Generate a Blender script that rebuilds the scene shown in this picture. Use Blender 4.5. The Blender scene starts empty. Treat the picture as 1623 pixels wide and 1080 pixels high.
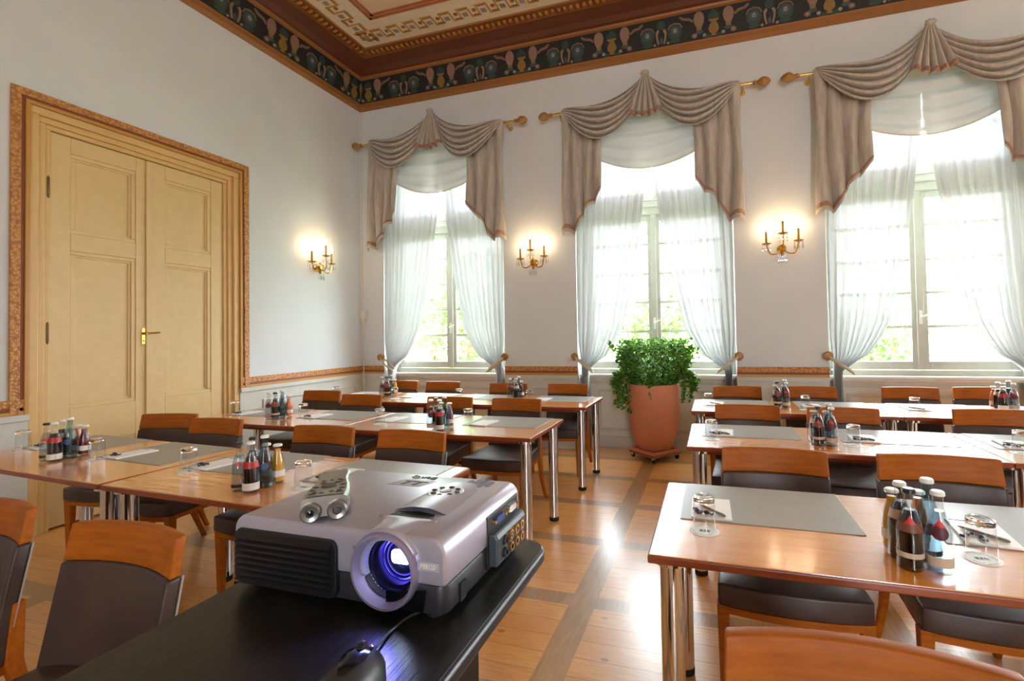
import bpy, math, random
from math import sin, cos, pi
from mathutils import Vector, Matrix
random.seed(7)
SC = bpy.context.scene
COL = SC.collection

# ------------------------------------------------------------------ camera
f_px = 758.9587
cam = bpy.data.cameras.new('camera')
cam.sensor_fit = 'HORIZONTAL'; cam.sensor_width = 36.0
cam.lens = f_px / 1623.0 * 36.0
cam.shift_x = -81.4526 / 1623.0
cam.shift_y = -27.4903 / 1623.0
cam.clip_start = 0.02; cam.clip_end = 200
camo = bpy.data.objects.new('camera', cam); COL.objects.link(camo)
rx = Vector((0.95515096, 0.29557423, -0.01795887)); ru = Vector((0.02362226, -0.01560068, 0.99959922)); rf = Vector((-0.2951756, 0.95519238, 0.02188313))
camo.matrix_world = Matrix(((rx.x, ru.x, -rf.x, 4.25454), (rx.y, ru.y, -rf.y, -5.07436), (rx.z, ru.z, -rf.z, 1.38769), (0, 0, 0, 1)))
SC.camera = camo

# ------------------------------------------------------------------ light
SC.view_settings.view_transform = 'Standard'
SC.view_settings.look = 'None'
SC.view_settings.gamma = 1.0
SC.view_settings.use_curve_mapping = False
SC.view_settings.exposure = 1.2
SC.cycles.use_denoising = True
SC.cycles.max_bounces = 14
SC.cycles.diffuse_bounces = 7
SC.cycles.transparent_max_bounces = 16
SC.cycles.sample_clamp_indirect = 12
wd = bpy.data.worlds.new('overcast_sky'); SC.world = wd; wd.use_nodes = True
bg = wd.node_tree.nodes['Background']
bg.inputs[0].default_value = (0.86, 0.935, 1.0, 1); bg.inputs[1].default_value = 15.0

XL, YW, YN = -0.404, 0.482, 0.72       # left wall, window wall, glass plane
XR, YB = 10.6, -10.2                      # unseen right and rear walls
ZC = 5.10
WC = (0.86, 3.61, 6.31)                 # window centres
NH = 0.90                               # half width of a window niche
NT = 3.95                               # niche head
WADDED = 9.0                              # unseen window added past the right edge to light the room
UNSEEN = [('y', 6.2)]                   # and one added behind the camera as fill light
portals = [((c, YN+.09, 2.45), (-pi/2, 0, 0)) for c in WC+(WADDED,)]+[((c, YB-.1, 2.35), (pi/2, 0, 0)) if a == 'y' else ((XR+.1, c, 2.35), (pi/2, 0, pi/2)) for a, c in UNSEEN]
for loc, rot in portals:                # sampling portals in the window openings
    L = bpy.data.lights.new('window_portal', 'AREA'); L.shape = 'RECTANGLE'; L.size = 1.75; L.size_y = 3.1
    L.cycles.is_portal = True
    o = bpy.data.objects.new('window_portal', L); COL.objects.link(o)
    o.location = loc; o.rotation_euler = rot

# ------------------------------------------------------------------ materials
def lin(h):
    h = h.lstrip('#'); v = [int(h[i:i+2], 16)/255 for i in (0, 2, 4)]
    return tuple(x/12.92 if x <= .04045 else ((x+.055)/1.055)**2.4 for x in v) + (1,)
class NT_:
    def __init__(s, name):
        s.m = bpy.data.materials.new(name); s.m.use_nodes = True; s.t = s.m.node_tree
        s.t.nodes.clear(); s.out = s.n('ShaderNodeOutputMaterial')
    def n(s, typ, **kw):
        o = s.t.nodes.new(typ)
        for k, v in kw.items():
            if k[0] == '_': o.inputs[k[1:].replace('_', ' ')].default_value = v
            else: setattr(o, k, v)
        return o
    def l(s, a, b): s.t.links.new(a, b)
    def ramp(s, fac, stops, interp='LINEAR'):
        r = s.n('ShaderNodeValToRGB'); r.color_ramp.interpolation = interp
        e = r.color_ramp.elements
        while len(e) < len(stops): e.new(0.5)
        for i, (p, c) in enumerate(stops): e[i].position = p; e[i].color = c if len(c) == 4 else tuple(c)+(1,)
        s.l(fac, r.inputs[0]); return r.outputs[0]
    def coord(s, kind='Object', scale=(1, 1, 1), rot=(0, 0, 0), loc=(0, 0, 0)):
        c = s.n('ShaderNodeTexCoord'); m = s.n('ShaderNodeMapping')
        m.inputs['Scale'].default_value = scale; m.inputs['Rotation'].default_value = rot; m.inputs['Location'].default_value = loc
        s.l(c.outputs[kind], m.inputs[0]); return m.outputs[0]
    def world(s, scale=(1, 1, 1)):
        c = s.n('ShaderNodeNewGeometry'); m = s.n('ShaderNodeMapping'); m.inputs['Scale'].default_value = scale
        s.l(c.outputs['Position'], m.inputs[0]); return m.outputs[0]
    def noise(s, vec, scale=5, detail=3, rough=.5):
        n = s.n('ShaderNodeTexNoise'); n.inputs['Scale'].default_value = scale; n.inputs['Detail'].default_value = detail; n.inputs['Roughness'].default_value = rough
        s.l(vec, n.inputs['Vector']); return n.outputs['Fac']
    def mix(s, fac, a, b, blend='MIX'):
        m = s.n('ShaderNodeMixRGB', blend_type=blend)
        for i, v in ((0, fac), (1, a), (2, b)):
            if isinstance(v, (int, float, tuple)): m.inputs[i].default_value = v
            else: s.l(v, m.inputs[i])
        return m.outputs[0]
    def math(s, op, a, b=0.0, c=0.0):
        m = s.n('ShaderNodeMath', operation=op)
        for i, v in enumerate((a, b, c)):
            if isinstance(v, (int, float)): m.inputs[i].default_value = v
            else: s.l(v, m.inputs[i])
        return m.outputs[0]
    def bsdf(s, color, rough=.5, metal=0, spec=.5, coat=0, coat_rough=.1, bump=None, bump_str=.2, bump_dist=.01, **kw):
        b = s.n('ShaderNodeBsdfPrincipled')
        if isinstance(color, tuple): b.inputs['Base Color'].default_value = color
        else: s.l(color, b.inputs['Base Color'])
        if isinstance(rough, (int, float)): b.inputs['Roughness'].default_value = rough
        else: s.l(rough, b.inputs['Roughness'])
        b.inputs['Metallic'].default_value = metal; b.inputs['Specular IOR Level'].default_value = spec
        b.inputs['Coat Weight'].default_value = coat; b.inputs['Coat Roughness'].default_value = coat_rough
        for k, v in kw.items(): b.inputs[k].default_value = v
        if bump is not None:
            bp = s.n('ShaderNodeBump'); bp.inputs['Strength'].default_value = bump_str; bp.inputs['Distance'].default_value = bump_dist
            s.l(bump, bp.inputs['Height']); s.l(bp.outputs[0], b.inputs['Normal'])
        s.l(b.outputs[0], s.out.inputs[0]); return s.m
M = {}
def plain(name, hexc, rough=.5, **kw):
    t = NT_(name); n = t.noise(t.coord('Object'), 14, 2)
    c = lin(hexc); d = tuple(x*.94 for x in c[:3])+(1,)
    M[name] = t.bsdf(t.ramp(n, [(.3, d), (.7, c)]), rough, **kw)
def wood(name, dark, light, rough=.35, sc=(1.2, 14, 14), coat=0, coat_rough=.08, spec=.5, coat_ior=1.5):
    t = NT_(name); v = t.coord('Object', sc)
    g = t.noise(v, 3.5, 6, .62); k = t.noise(t.coord('Object', (1.5, 1.5, 1.5)), 2.2, 2)
    c = t.ramp(g, [(.25, lin(dark)), (.72, lin(light))])
    c = t.mix(t.math('MULTIPLY', k, .35), c, lin(dark))
    M[name] = t.bsdf(c, rough, coat=coat, coat_rough=coat_rough, spec=spec, bump=g, bump_str=.012, bump_dist=.002, **{'Coat IOR': coat_ior})
wood('table_wood', '#cf7617', '#f5aa46', .25, coat=1.0, coat_rough=.13, spec=.7, coat_ior=1.62)
wood('table_edge', '#7c3518', '#9c4e24', .35)
wood('chair_wood', '#8f480a', '#bb6812', .5, spec=.22)
wood('knob_wood', '#8a5c26', '#b98a42', .35, sc=(9, 9, 2))
wood('dolly_wood', '#7d3f22', '#a35a35', .5)
plain('leather', '#594b4a', .42, bump=None)
def leather():
    t = NT_('leather'); v = t.n('ShaderNodeTexVoronoi'); v.inputs['Scale'].default_value = 260
    t.l(t.coord('Object'), v.inputs['Vector']); n = t.noise(t.coord('Object'), 7, 3)
    c = t.ramp(n, [(.3, lin('#392924')), (.75, lin('#493630'))])
    M['leather'] = t.bsdf(c, .40, spec=.45, bump=v.outputs['Distance'], bump_str=.12, bump_dist=.002)
leather()
plain('piping', '#a39a92', .5)
plain('chrome', '#d9dadc', .08, metal=1.0)
plain('black_rubber', '#121212', .7)
plain('brass', '#c79a4a', .25, metal=1.0)
plain('old_brass', '#a07a3c', .35, metal=1.0)
plain('rod_brass', '#d8b667', .3, metal=.85)
plain('desk_mat', '#a1a09b', .38, spec=.45)
plain('paper', '#fbfaf8', .4)
plain('coaster', '#fbfaf8', .5)
plain('print_ink', '#3b3a44', .6)
plain('candy', '#262a4c', .35)
plain('pen_grey', '#77776f', .3)
plain('red_mark', '#d32a2a', .45)
plain('cream_label', '#c9b8a2', .55)
plain('white_label', '#e4e0da', .55)
plain('black_label', '#191615', .5)
plain('plum_mark', '#5a2330', .5)
plain('red_label', '#b52424', .45)
plain('brown_label', '#7b4733', .5)
plain('blue_label', '#4a5f86', .5)
plain('white_cap', '#e9e7e2', .35)
plain('black_cap', '#1a1a1c', .35)
plain('red_cap', '#7c2022', .35)
plain('cola', '#1d0c08', .12)
plain('orange_juice', '#e8751a', .2)
plain('yellow_juice', '#e0a51c', .2)
plain('cherry_juice', '#6e0f17', .2)
plain('terracotta', '#cb7f5c', .62, bump=None)
plain('white_plastic', '#d9d5cc', .4)
plain('wall_white', '#d8d4cd', .6)
plain('dado_paint', '#c8c6bd', .45)
plain('niche_paint', '#d9d6cc', .5)
plain('window_paint', '#aeab9e', .42)
plain('door_paint', '#dcbd86', .42)
plain('casing_paint', '#d9b273', .42)
plain('gilt_bead', '#c08a3c', .4)
plain('rust_line', '#8a4a2c', .55)
plain('hinge_iron', '#6d5330', .4, metal=.4)
def wallpaper():
    t = NT_('wallpaper'); v = t.world((1, 1, 1)); n = t.noise(v, 1.3, 3); f = t.noise(t.world((60, 60, 4)), 9, 3)
    c = t.ramp(n, [(.3, lin('#d1d4d5')), (.7, lin('#dadddf'))])
    c = t.mix(t.math('MULTIPLY', f, .10), c, lin('#a59f9a'))
    M['wallpaper'] = t.bsdf(c, .75, spec=.25, bump=f, bump_str=.05, bump_dist=.002)
wallpaper()
def gilt(name, sc):
    t = NT_(name); v = t.world((1, 1, 1)); w = t.n('ShaderNodeTexVoronoi'); w.inputs['Scale'].default_value = sc; t.l(v, w.inputs['Vector'])
    n = t.noise(v, 55, 3)
    c = t.ramp(w.outputs['Distance'], [(.12, lin('#d9a05a')), (.45, lin('#bf8440')), (.8, lin('#96592a'))])
    c = t.mix(t.math('MULTIPLY', n, .5), c, lin('#c4854a'))
    M[name] = t.bsdf(c, .42, bump=w.outputs['Distance'], bump_str=.5, bump_dist=-.012)
gilt('gilt', 52)
def floor_mat():
    t = NT_('floor_wood'); g = t.n('ShaderNodeNewGeometry'); sx = t.n('ShaderNodeSeparateXYZ'); t.l(g.outputs['Position'], sx.inputs[0])
    X, Y = sx.outputs[0], sx.outputs[1]
    def strip(co, start, period, width):
        a = t.math('FRACT', t.math('DIVIDE', t.math('SUBTRACT', co, start-width/2-20*period), period))
        return t.math('LESS_THAN', a, width/period)
    sX = strip(X, 3.59, 1.43, .135); sY = strip(Y, -1.24, .705, .11)
    # boards inside a square run along x, seven across
    yb = t.math('DIVIDE', t.math('ADD', Y, 20.0), .1175)
    xb = t.math('FLOOR', t.math('DIVIDE', t.math('ADD', X, 20.0), 1.43))
    idx = t.math('ADD', t.math('FLOOR', yb), t.math('MULTIPLY', xb, 37.3))
    wn = t.n('ShaderNodeTexWhiteNoise', noise_dimensions='1D'); t.l(idx, wn.inputs['W'])
    gap = t.math('LESS_THAN', t.math('FRACT', yb), .03)
    gr = t.noise(t.world((2.2, 26, 1)), 3, 6, .62)
    c = t.ramp(gr, [(.28, lin('#e59a42')), (.72, lin('#fcc674'))])
    c = t.mix(t.math('MULTIPLY', wn.outputs['Value'], .45), c, lin('#e39440'))
    kn = t.n('ShaderNodeTexVoronoi'); kn.inputs['Scale'].default_value = 3.1; t.l(t.world((1, 1.6, 1)), kn.inputs['Vector'])
    c = t.mix(t.math('MULTIPLY', t.math('LESS_THAN', kn.outputs['Distance'], .055), .5), c, lin('#6d3714'))
    c = t.mix(t.math('MULTIPLY', gap, .5), c, lin('#6d3f1c'))
    gy = t.noise(t.world((26, 2.2, 1)), 3, 6, .6)
    cs = t.ramp(gy, [(.25, lin('#a3763f')), (.75, lin('#c39a62'))])
    c = t.mix(t.math('MAXIMUM', sX, sY), c, cs)
    wr = t.noise(t.world((1, 1, 1)), 2.5, 4)
    r = t.ramp(wr, [(.3, (.30, .30, .30)), (.75, (.38, .38, .38))])
    M['floor_wood'] = t.bsdf(c, r, spec=.7, coat=1.0, coat_rough=.24, bump=gr, bump_str=.05, bump_dist=.002)
floor_mat()
def cloth(name, dark, light, sc=320):
    t = NT_(name); n = t.noise(t.coord('Object', (1, 1, .15)), 30, 3); w = t.noise(t.coord('Object'), sc, 1)
    c = t.ramp(n, [(.3, lin(dark)), (.7, lin(light))])
    M[name] = t.bsdf(c, .5, spec=.3, bump=w, bump_str=.1, bump_dist=.001, **{'Sheen Weight': .35, 'Sheen Roughness': .4})
cloth('taupe_satin', '#a79d92', '#c0b6aa')
cloth('fringe', '#946a52', '#b58a6d', 120)
cloth('tie_band', '#c4b594', '#d6c9ab')
def sheer(name, tr, colr, thru):
    t = NT_(name); n = t.noise(t.coord('Object', (1, 1, .1)), 40, 2)
    d = t.n('ShaderNodeBsdfDiffuse'); d.inputs[0].default_value = colr
    l = t.n('ShaderNodeBsdfTranslucent'); l.inputs[0].default_value = thru
    a = t.n('ShaderNodeMixShader'); a.inputs[0].default_value = .42; t.l(d.outputs[0], a.inputs[1]); t.l(l.outputs[0], a.inputs[2])
    p = t.n('ShaderNodeBsdfTransparent')
    b = t.n('ShaderNodeMixShader'); b.inputs[0].default_value = tr
    t.l(a.outputs[0], b.inputs[1]); t.l(p.outputs[0], b.inputs[2]); t.l(b.outputs[0], t.out.inputs[0]); M[name] = t.m
sheer('sheer', .009, (.90, .91, .91, 1), (.165, .168, .17, 1))
sheer('sheer_swag', .02, (.90, .90, .87, 1), (.36, .36, .34, 1))
def thin_glass(name, tint, ior=1.5, boost=1.0):
    t = NT_(name); f = t.n('ShaderNodeLayerWeight'); f.inputs[0].default_value = .5; fac = t.math('ADD', t.math('MULTIPLY', t.math('POWER', f.outputs['Facing'], 4.0), .75*boost), ((ior-1)/(ior+1))**2*boost)
    g = t.n('ShaderNodeBsdfGlossy'); g.inputs['Roughness'].default_value = .02
    p = t.n('ShaderNodeBsdfTransparent'); p.inputs[0].default_value = tint
    b = t.n('ShaderNodeMixShader'); t.l(t.math('MINIMUM', fac, .9), b.inputs[0])
    t.l(p.outputs[0], b.inputs[1]); t.l(g.outputs[0], b.inputs[2]); t.l(b.outputs[0], t.out.inputs[0]); M[name] = t.m
thin_glass('window_glass', (.97, .98, .97, 1))
thin_glass('clear_glass', (.90, .92, .92, 1), 1.5, 1.5)
thin_glass('blue_glass', (.64, .77, .83, 1), 1.5, 1.0)
thin_glass('water', (.80, .835, .86, 1), 1.33)
thin_glass('crystal', (.92, .93, .93, 1), 1.6, 1.8)
def solid_glass(name, col=(1, 1, 1, 1)):
    t = NT_(name); g = t.n('ShaderNodeBsdfGlass'); g.inputs['Color'].default_value = col; g.inputs['IOR'].default_value = 1.5
    t.l(g.outputs[0], t.out.inputs[0]); M[name] = t.m
solid_glass('thick_glass')
def emit(name, col, s):
    t = NT_(name); e = t.n('ShaderNodeEmission'); e.inputs[0].default_value = col; e.inputs[1].default_value = s
    t.l(e.outputs[0], t.out.inputs[0]); M[name] = t.m
emit('bulb_glow', (1, .80, .50, 1), 14)
emit('reflection_glow', (.55, .68, 1, 1), 9)
emit('lamp_halo', (.10, .08, 1, 1), 2.2)
# crown and ceiling paints
plain('crown_brown', '#5f2f16', .5)
plain('crown_ledge', '#95602f', .45)
plain('crown_gold', '#b57a2c', .42)
plain('crown_gold_dark', '#7c4416', .5)
plain('frieze_dark', '#1f211d', .6)
plain('urn_gold', '#8a6a34', .5)
plain('palmette_pink', '#8f6f5c', .55)
plain('scroll_rose', '#7d604e', .55)
plain('leaf_teal', '#33453c', .6)
plain('rosette_blue', '#3f5058', .6)
plain('flower_pale', '#94897a', .55)
plain('ceiling_cream', '#d9c9b0', .7)
plain('ceiling_field', '#d3b79a', .7)
plain('meander_gold', '#b98534', .5)
plain('meander_shade', '#8a6034', .5)
plain('ceiling_orange', '#a85a2e', .55)
# projector
plain('silver_shell', '#b8b3c2', .33, metal=.5)
plain('dark_shell', '#2b292d', .42)
plain('grille_black', '#131316', .4)
plain('port_panel', '#3b444a', .4)
plain('lens_ring', '#aaa0be', .3, metal=.6)
plain('lens_barrel', '#14122e', .25)
plain('gold_ring', '#d0a05a', .3, metal=.9)
plain('port_blue', '#28407c', .4)
plain('slot_grey', '#77758a', .5)
plain('badge_plate', '#a9a4b2', .35)
plain('badge_text', '#e8e1cc', .3)
plain('logo_ink', '#5a5864', .5)
plain('remote_silver', '#8f8b87', .3, metal=.75)
plain('remote_face', '#7e7b72', .42, metal=.4)
plain('button_grey', '#45443f', .5)
plain('mouse_grey', '#2a2a2d', .35)
plain('mouse_gloss', '#0b0b0d', .12)
def black_ash():
    t = NT_('black_ash'); g = t.noise(t.coord('Object', (30, 1.6, 1)), 6, 5, .6)
    c = t.ramp(g, [(.3, lin('#0e0d0c')), (.7, lin('#1b1917'))])
    M['black_ash'] = t.bsdf(c, .32, spec=.5, bump=g, bump_str=.35, bump_dist=.0015)
black_ash()
def lens_glass():
    t = NT_('lens_glass'); M['lens_glass'] = t.bsdf((.01, .01, .05, 1), .03, spec=.8, coat=1, coat_rough=.02)
lens_glass()
def leafmat(name, a, b, rough=.45):
    t = NT_(name); o = t.n('ShaderNodeNewGeometry'); c = t.ramp(o.outputs['Random Per Island'], [(0, lin(a)), (1, lin(b))])
    d = t.n('ShaderNodeBsdfPrincipled'); t.l(c, d.inputs['Base Color']); d.inputs['Roughness'].default_value = rough
    tr = t.n('ShaderNodeBsdfTranslucent'); t.l(c, tr.inputs[0]); m = t.n('ShaderNodeMixShader'); m.inputs[0].default_value = .35
    t.l(d.outputs[0], m.inputs[1]); t.l(tr.outputs[0], m.inputs[2]); t.l(m.outputs[0], t.out.inputs[0]); M[name] = t.m
leafmat('ivy_leaf', '#1f430c', '#6b9c2c')
leafmat('tree_leaf', '#3f6b2c', '#8fae5c')
plain('bark', '#5a4632', .8)
plain('lawn', '#7f9464', .9)
plain('soil', '#2a1e16', .9)
# ------------------------------------------------------------------ geometry helpers
class MB:
    def __init__(s): s.v = []; s.f = []; s.mi = []; s.cur = 0
    def add(s, vs, fs):
        o = len(s.v); s.v += [tuple(p) for p in vs]; s.f += [tuple(i+o for i in q) for q in fs]; s.mi += [s.cur]*len(fs); return s
    def mat(s, i): s.cur = i; return s
    def box(s, a, b):
        x0, y0, z0 = a; x1, y1, z1 = b
        return s.add([(x0,y0,z0),(x1,y0,z0),(x1,y1,z0),(x0,y1,z0),(x0,y0,z1),(x1,y0,z1),(x1,y1,z1),(x0,y1,z1)],
                     [(0,3,2,1),(4,5,6,7),(0,1,5,4),(1,2,6,5),(2,3,7,6),(3,0,4,7)])
    def hexa(s, lo, hi):            # two 4-point loops
        return s.add(list(lo)+list(hi), [(3,2,1,0),(4,5,6,7),(0,1,5,4),(1,2,6,5),(2,3,7,6),(3,0,4,7)])
    def lathe(s, prof, seg=24, c=(0,0,0), axis='z', closed=False, cap=True):
        vs = []; fs = []; n = len(prof)
        for (r, h) in prof:
            for k in range(seg):
                a = 2*pi*k/seg; p = (r*cos(a), r*sin(a), h)
                if axis == 'y': p = (p[0], p[2], p[1])
                if axis == 'x': p = (p[2], p[0], p[1])
                vs.append((p[0]+c[0], p[1]+c[1], p[2]+c[2]))
        for i in range(n-1 if not closed else n):
            j = (i+1) % n
            for k in range(seg):
                k2 = (k+1) % seg; q = (i*seg+k, i*seg+k2, j*seg+k2, j*seg+k)
                fs.append(q if axis != 'y' else q[::-1])
        if not closed and cap:
            if prof[0][0] > 1e-6: fs.append(tuple(range(seg))[::-1] if axis != 'y' else tuple(range(seg)))
            if prof[-1][0] > 1e-6: q = tuple((n-1)*seg+k for k in range(seg)); fs.append(q if axis != 'y' else q[::-1])
        return s.add(vs, fs)
    def tube(s, pts, r, seg=8, cap=True):
        pts = [Vector(p) for p in pts]; n = len(pts); rs = r if isinstance(r, (list, tuple)) else [r]*n
        vs = []; fs = []; up = Vector((0, 0, 1)); side = None
        for i, p in enumerate(pts):
            d = (pts[min(i+1, n-1)]-pts[max(i-1, 0)]).normalized()
            if side is None:
                side = d.cross(up) if abs(d.z) < .95 else d.cross(Vector((1, 0, 0)))
            side = (side - d*side.dot(d)).normalized(); w = d.cross(side)
            for k in range(seg):
                a = 2*pi*k/seg; vs.append(p+(side*cos(a)+w*sin(a))*rs[i])
        for i in range(n-1):
            for k in range(seg):
                k2 = (k+1) % seg; fs.append((i*seg+k, i*seg+k2, (i+1)*seg+k2, (i+1)*seg+k))
        if cap: fs.append(tuple(range(seg))[::-1]); fs.append(tuple((n-1)*seg+k for k in range(seg)))
        return s.add(vs, fs)
    def grid(s, fn, nu, nv, flip=False):
        vs = [fn(i/nu, j/nv) for j in range(nv+1) for i in range(nu+1)]; fs = []
        for j in range(nv):
            for i in range(nu):
                a = j*(nu+1)+i; q = (a, a+1, a+nu+2, a+nu+1); fs.append(q[::-1] if flip else q)
        return s.add(vs, fs)
    def prism(s, poly, z0, z1, axis='z', at=0.0):   # extrude a 2-d outline
        n = len(poly)
        def P(p, h):
            if axis == 'z': return (p[0], p[1], h)
            if axis == 'y': return (p[0], h, p[1])
            return (h, p[0], p[1])
        vs = [P(p, z0) for p in poly]+[P(p, z1) for p in poly]
        fs = [tuple(range(n))[::-1], tuple(range(n, 2*n))]+[(i, (i+1) % n, n+(i+1) % n, n+i) for i in range(n)]
        return s.add(vs, fs)
    def sphere(s, c, rx, ry=None, rz=None, seg=12, rings=8):
        ry = ry or rx; rz = rz or rx; prof = [(sin(pi*i/rings), -cos(pi*i/rings)) for i in range(rings+1)]
        vs = []; fs = []
        for r, h in prof:
            for k in range(seg):
                a = 2*pi*k/seg; vs.append((c[0]+rx*r*cos(a), c[1]+ry*r*sin(a), c[2]+rz*h))
        for i in range(rings):
            for k in range(seg):
                k2 = (k+1) % seg; fs.append((i*seg+k, i*seg+k2, (i+1)*seg+k2, (i+1)*seg+k))
        return s.add(vs, fs)
    def move(s, fn): s.v = [tuple(fn(*p)) for p in s.v]; return s
    def build(s, name, mats, parent=None, smooth=True, bevel=0, seg=2, angle=.6, solid=0, sub=0, weld=False):
        me = bpy.data.meshes.new(name); me.from_pydata(s.v, [], s.f)
        mats = mats if isinstance(mats, (list, tuple)) else [mats]
        for m in mats: me.materials.append(M[m])
        if len(mats) > 1: me.polygons.foreach_set('material_index', s.mi)
        me.validate(); me.update()
        if smooth: me.shade_smooth(); me.set_sharp_from_angle(angle=angle)
        o = bpy.data.objects.new(name, me); COL.objects.link(o)
        if parent: o.parent = parent
        if solid: md = o.modifiers.new('thickness', 'SOLIDIFY'); md.thickness = solid; md.offset = 0
        if bevel:
            md = o.modifiers.new('bevel', 'BEVEL'); md.width = bevel; md.segments = seg; md.limit_method = 'ANGLE'; md.angle_limit = .7; md.harden_normals = False
        if sub: md = o.modifiers.new('subdivision', 'SUBSURF'); md.levels = sub; md.render_levels = sub
        return o
def tag(o, label=None, cat=None, group=None, kind=None):
    if label: o['label'] = label
    if cat: o['category'] = cat
    if group: o['group'] = group
    if kind: o['kind'] = kind
    return o
def thing(name, label, cat, loc=(0, 0, 0), rz=0, group=None):
    o = bpy.data.objects.new(name, None); COL.objects.link(o); o.empty_display_size = .1
    o.location = loc; o.rotation_euler = (0, 0, rz); return tag(o, label, cat, group)
def struct(name, mb, mats, parent=None, **kw):
    o = mb.build(name, mats, parent, **kw)
    if parent is None: o['kind'] = 'structure'
    return o
def cut(o, cutter):                     # bore a hole, keeping plain mesh data
    c = cutter.build('cutter', list(M)[0:1]); md = o.modifiers.new('bore', 'BOOLEAN'); md.object = c; md.operation = 'DIFFERENCE'; md.solver = 'EXACT'
    c.parent = o.parent; bpy.context.view_layer.update()
    me = bpy.data.meshes.new_from_object(o.evaluated_get(bpy.context.evaluated_depsgraph_get())); o.modifiers.clear(); o.data = me
    bpy.data.objects.remove(c); me.shade_smooth(); me.set_sharp_from_angle(angle=.5)
def kids(): 
    d = {}
    for o in COL.objects:
        if o.parent: d.setdefault(o.parent.name, []).append(o)
    return d
def copy_thing(root, loc, rz=0, label=None, group=None):
    c = root.copy(); COL.objects.link(c); c.location = loc; c.rotation_euler = (0, 0, rz)
    for ch in root.children:
        d = ch.copy(); COL.objects.link(d); d.parent = c
        for g in ch.children:
            e = g.copy(); COL.objects.link(e); e.parent = d
    if label: c['label'] = label
    if group: c['group'] = group
    return c
def bez(pts, n=12):                     # Catmull-Rom through points
    P = [Vector(p) for p in pts]; P = [P[0]*2-P[1]]+P+[P[-1]*2-P[-2]]; out = []
    for i in range(1, len(P)-2):
        for k in range(n):
            t = k/n; a, b, c, d = P[i-1], P[i], P[i+1], P[i+2]
            out.append(.5*((2*b)+(c-a)*t+(2*a-5*b+4*c-d)*t*t+(3*b-a-3*c+d)*t**3))
    out.append(P[-2]); return out
def lerp(a, b, t): return a+(b-a)*t
def tab(xs, ys, x):                     # piecewise linear table
    if x <= xs[0]: return ys[0]
    for i in range(1, len(xs)):
        if x <= xs[i]: return lerp(ys[i-1], ys[i], (x-xs[i-1])/(xs[i]-xs[i-1]))
    return ys[-1]

# ------------------------------------------------------------------ room shell
struct('floor', MB().box((XL-.3, YB, -.12), (XR, YN+.2, 0)), 'floor_wood', smooth=False)
struct('ceiling', MB().box((XL-.3, YB, ZC), (XR, YW+.5, ZC+.15)), 'ceiling_cream', smooth=False)
w = MB()
edges = [XL-.3]+[e for c in WC+(WADDED,) for e in (c-NH, c+NH)]+[XR]
for i in range(0, len(edges), 2): w.box((edges[i], YW, 0), (edges[i+1], YN+.14, ZC))
for c in WC+(WADDED,): w.box((c-NH, YW, NT), (c+NH, YN+.14, ZC))
struct('wall_back', w, 'wallpaper', smooth=False)
# wall below each window, set back in its niche
for i, c in enumerate(WC):
    a = struct('trim_%d' % (i+1), MB().box((c-NH, YN-.03, 0), (c+NH, YN+.14, .86)), 'niche_paint', smooth=False)
    p = MB()
    def frame(mb, x0, x1, z0, z1, y, t=.022, d=.012):
        mb.box((x0, y-d, z0), (x1, y, z0+t)); mb.box((x0, y-d, z1-t), (x1, y, z1)); mb.box((x0, y-d, z0+t), (x0+t, y, z1-t)); mb.box((x1-t, y-d, z0+t), (x1, y, z1-t))
    frame(p, c-.70, c+.70, .20, .70, YN-.03, .03, .022); p.box((c-NH, YN-.05, 0), (c+NH, YN-.03, .13)); p.box((c-NH, YN-.042, .77), (c+NH, YN-.03, .80))
    p.build('panel_moulding', 'dado_paint', a, smooth=False, bevel=.003)
    s = MB().box((c-NH, YN-.14, .86), (c+NH, YN+.05, .89)); s.box((c-NH, YN-.115, .835), (c+NH, YN-.02, .862))
    s.build('window_sill', 'niche_paint', a, smooth=False, bevel=.006)
DY0, DY1 = -2.94, -1.34                 # clear span inside the gilt frame
DZ = 3.115
w = MB(); w.box((XL-.3, DY1, 0), (XL, YW+.3, ZC)); w.box((XL-.3, YB, 0), (XL, DY0, ZC)); w.box((XL-.3, DY0, DZ), (XL, DY1, ZC)); w.box((XL-.3, DY0, 0), (XL-.12, DY1, DZ))
struct('wall_left', w, 'wallpaper', smooth=False)
def holed(axis, at, th, lo, hi):        # wall with openings for any added unseen windows
    m = MB(); cs = sorted(c for a, c in UNSEEN if a == axis); e = [lo]+[v for c in cs for v in (c-.55, c+.55)]+[hi]
    def bx(a, b, z0, z1): m.box((a, at, z0), (b, at+th, z1)) if axis == 'y' else m.box((at, a, z0), (at+th, b, z1))
    for i in range(0, len(e), 2): bx(e[i], e[i+1], 0, ZC)
    for c in cs: bx(c-.55, c+.55, 0, .85); bx(c-.55, c+.55, 3.95, ZC)
    return m
struct('wall_right', holed('x', XR, .25, YB, YW+.4), 'wallpaper', smooth=False)
struct('wall_rear', holed('y', YB-.25, .25, XL-.3, XR+.25), 'wallpaper', smooth=False)
m = MB(); c = WADDED
m.box((c-NH, YN-.03, 0), (c+NH, YN+.14, .86))
for u in (-NH, -.035, NH-.07): m.box((c+u, YN, .86), (c+u+.07, YN+.06, NT))
for z in (.86, 1.6, 2.3, 2.85, NT-.06): m.box((c-NH+.07, YN, z), (c+NH-.07, YN+.06, z+.06))
struct('window_4', m, 'window_paint', smooth=False)  # unseen window, added for extra daylight from the right
m = MB(); c = UNSEEN[0][1]
for u in (-.55, -.035, .48): m.box((c+u, YB-.16, .85), (c+u+.07, YB-.10, 3.95))
for z in (.85, 1.6, 2.3, 2.85, 3.89): m.box((c-.48, YB-.16, z), (c+.48, YB-.10, z+.06))
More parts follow.
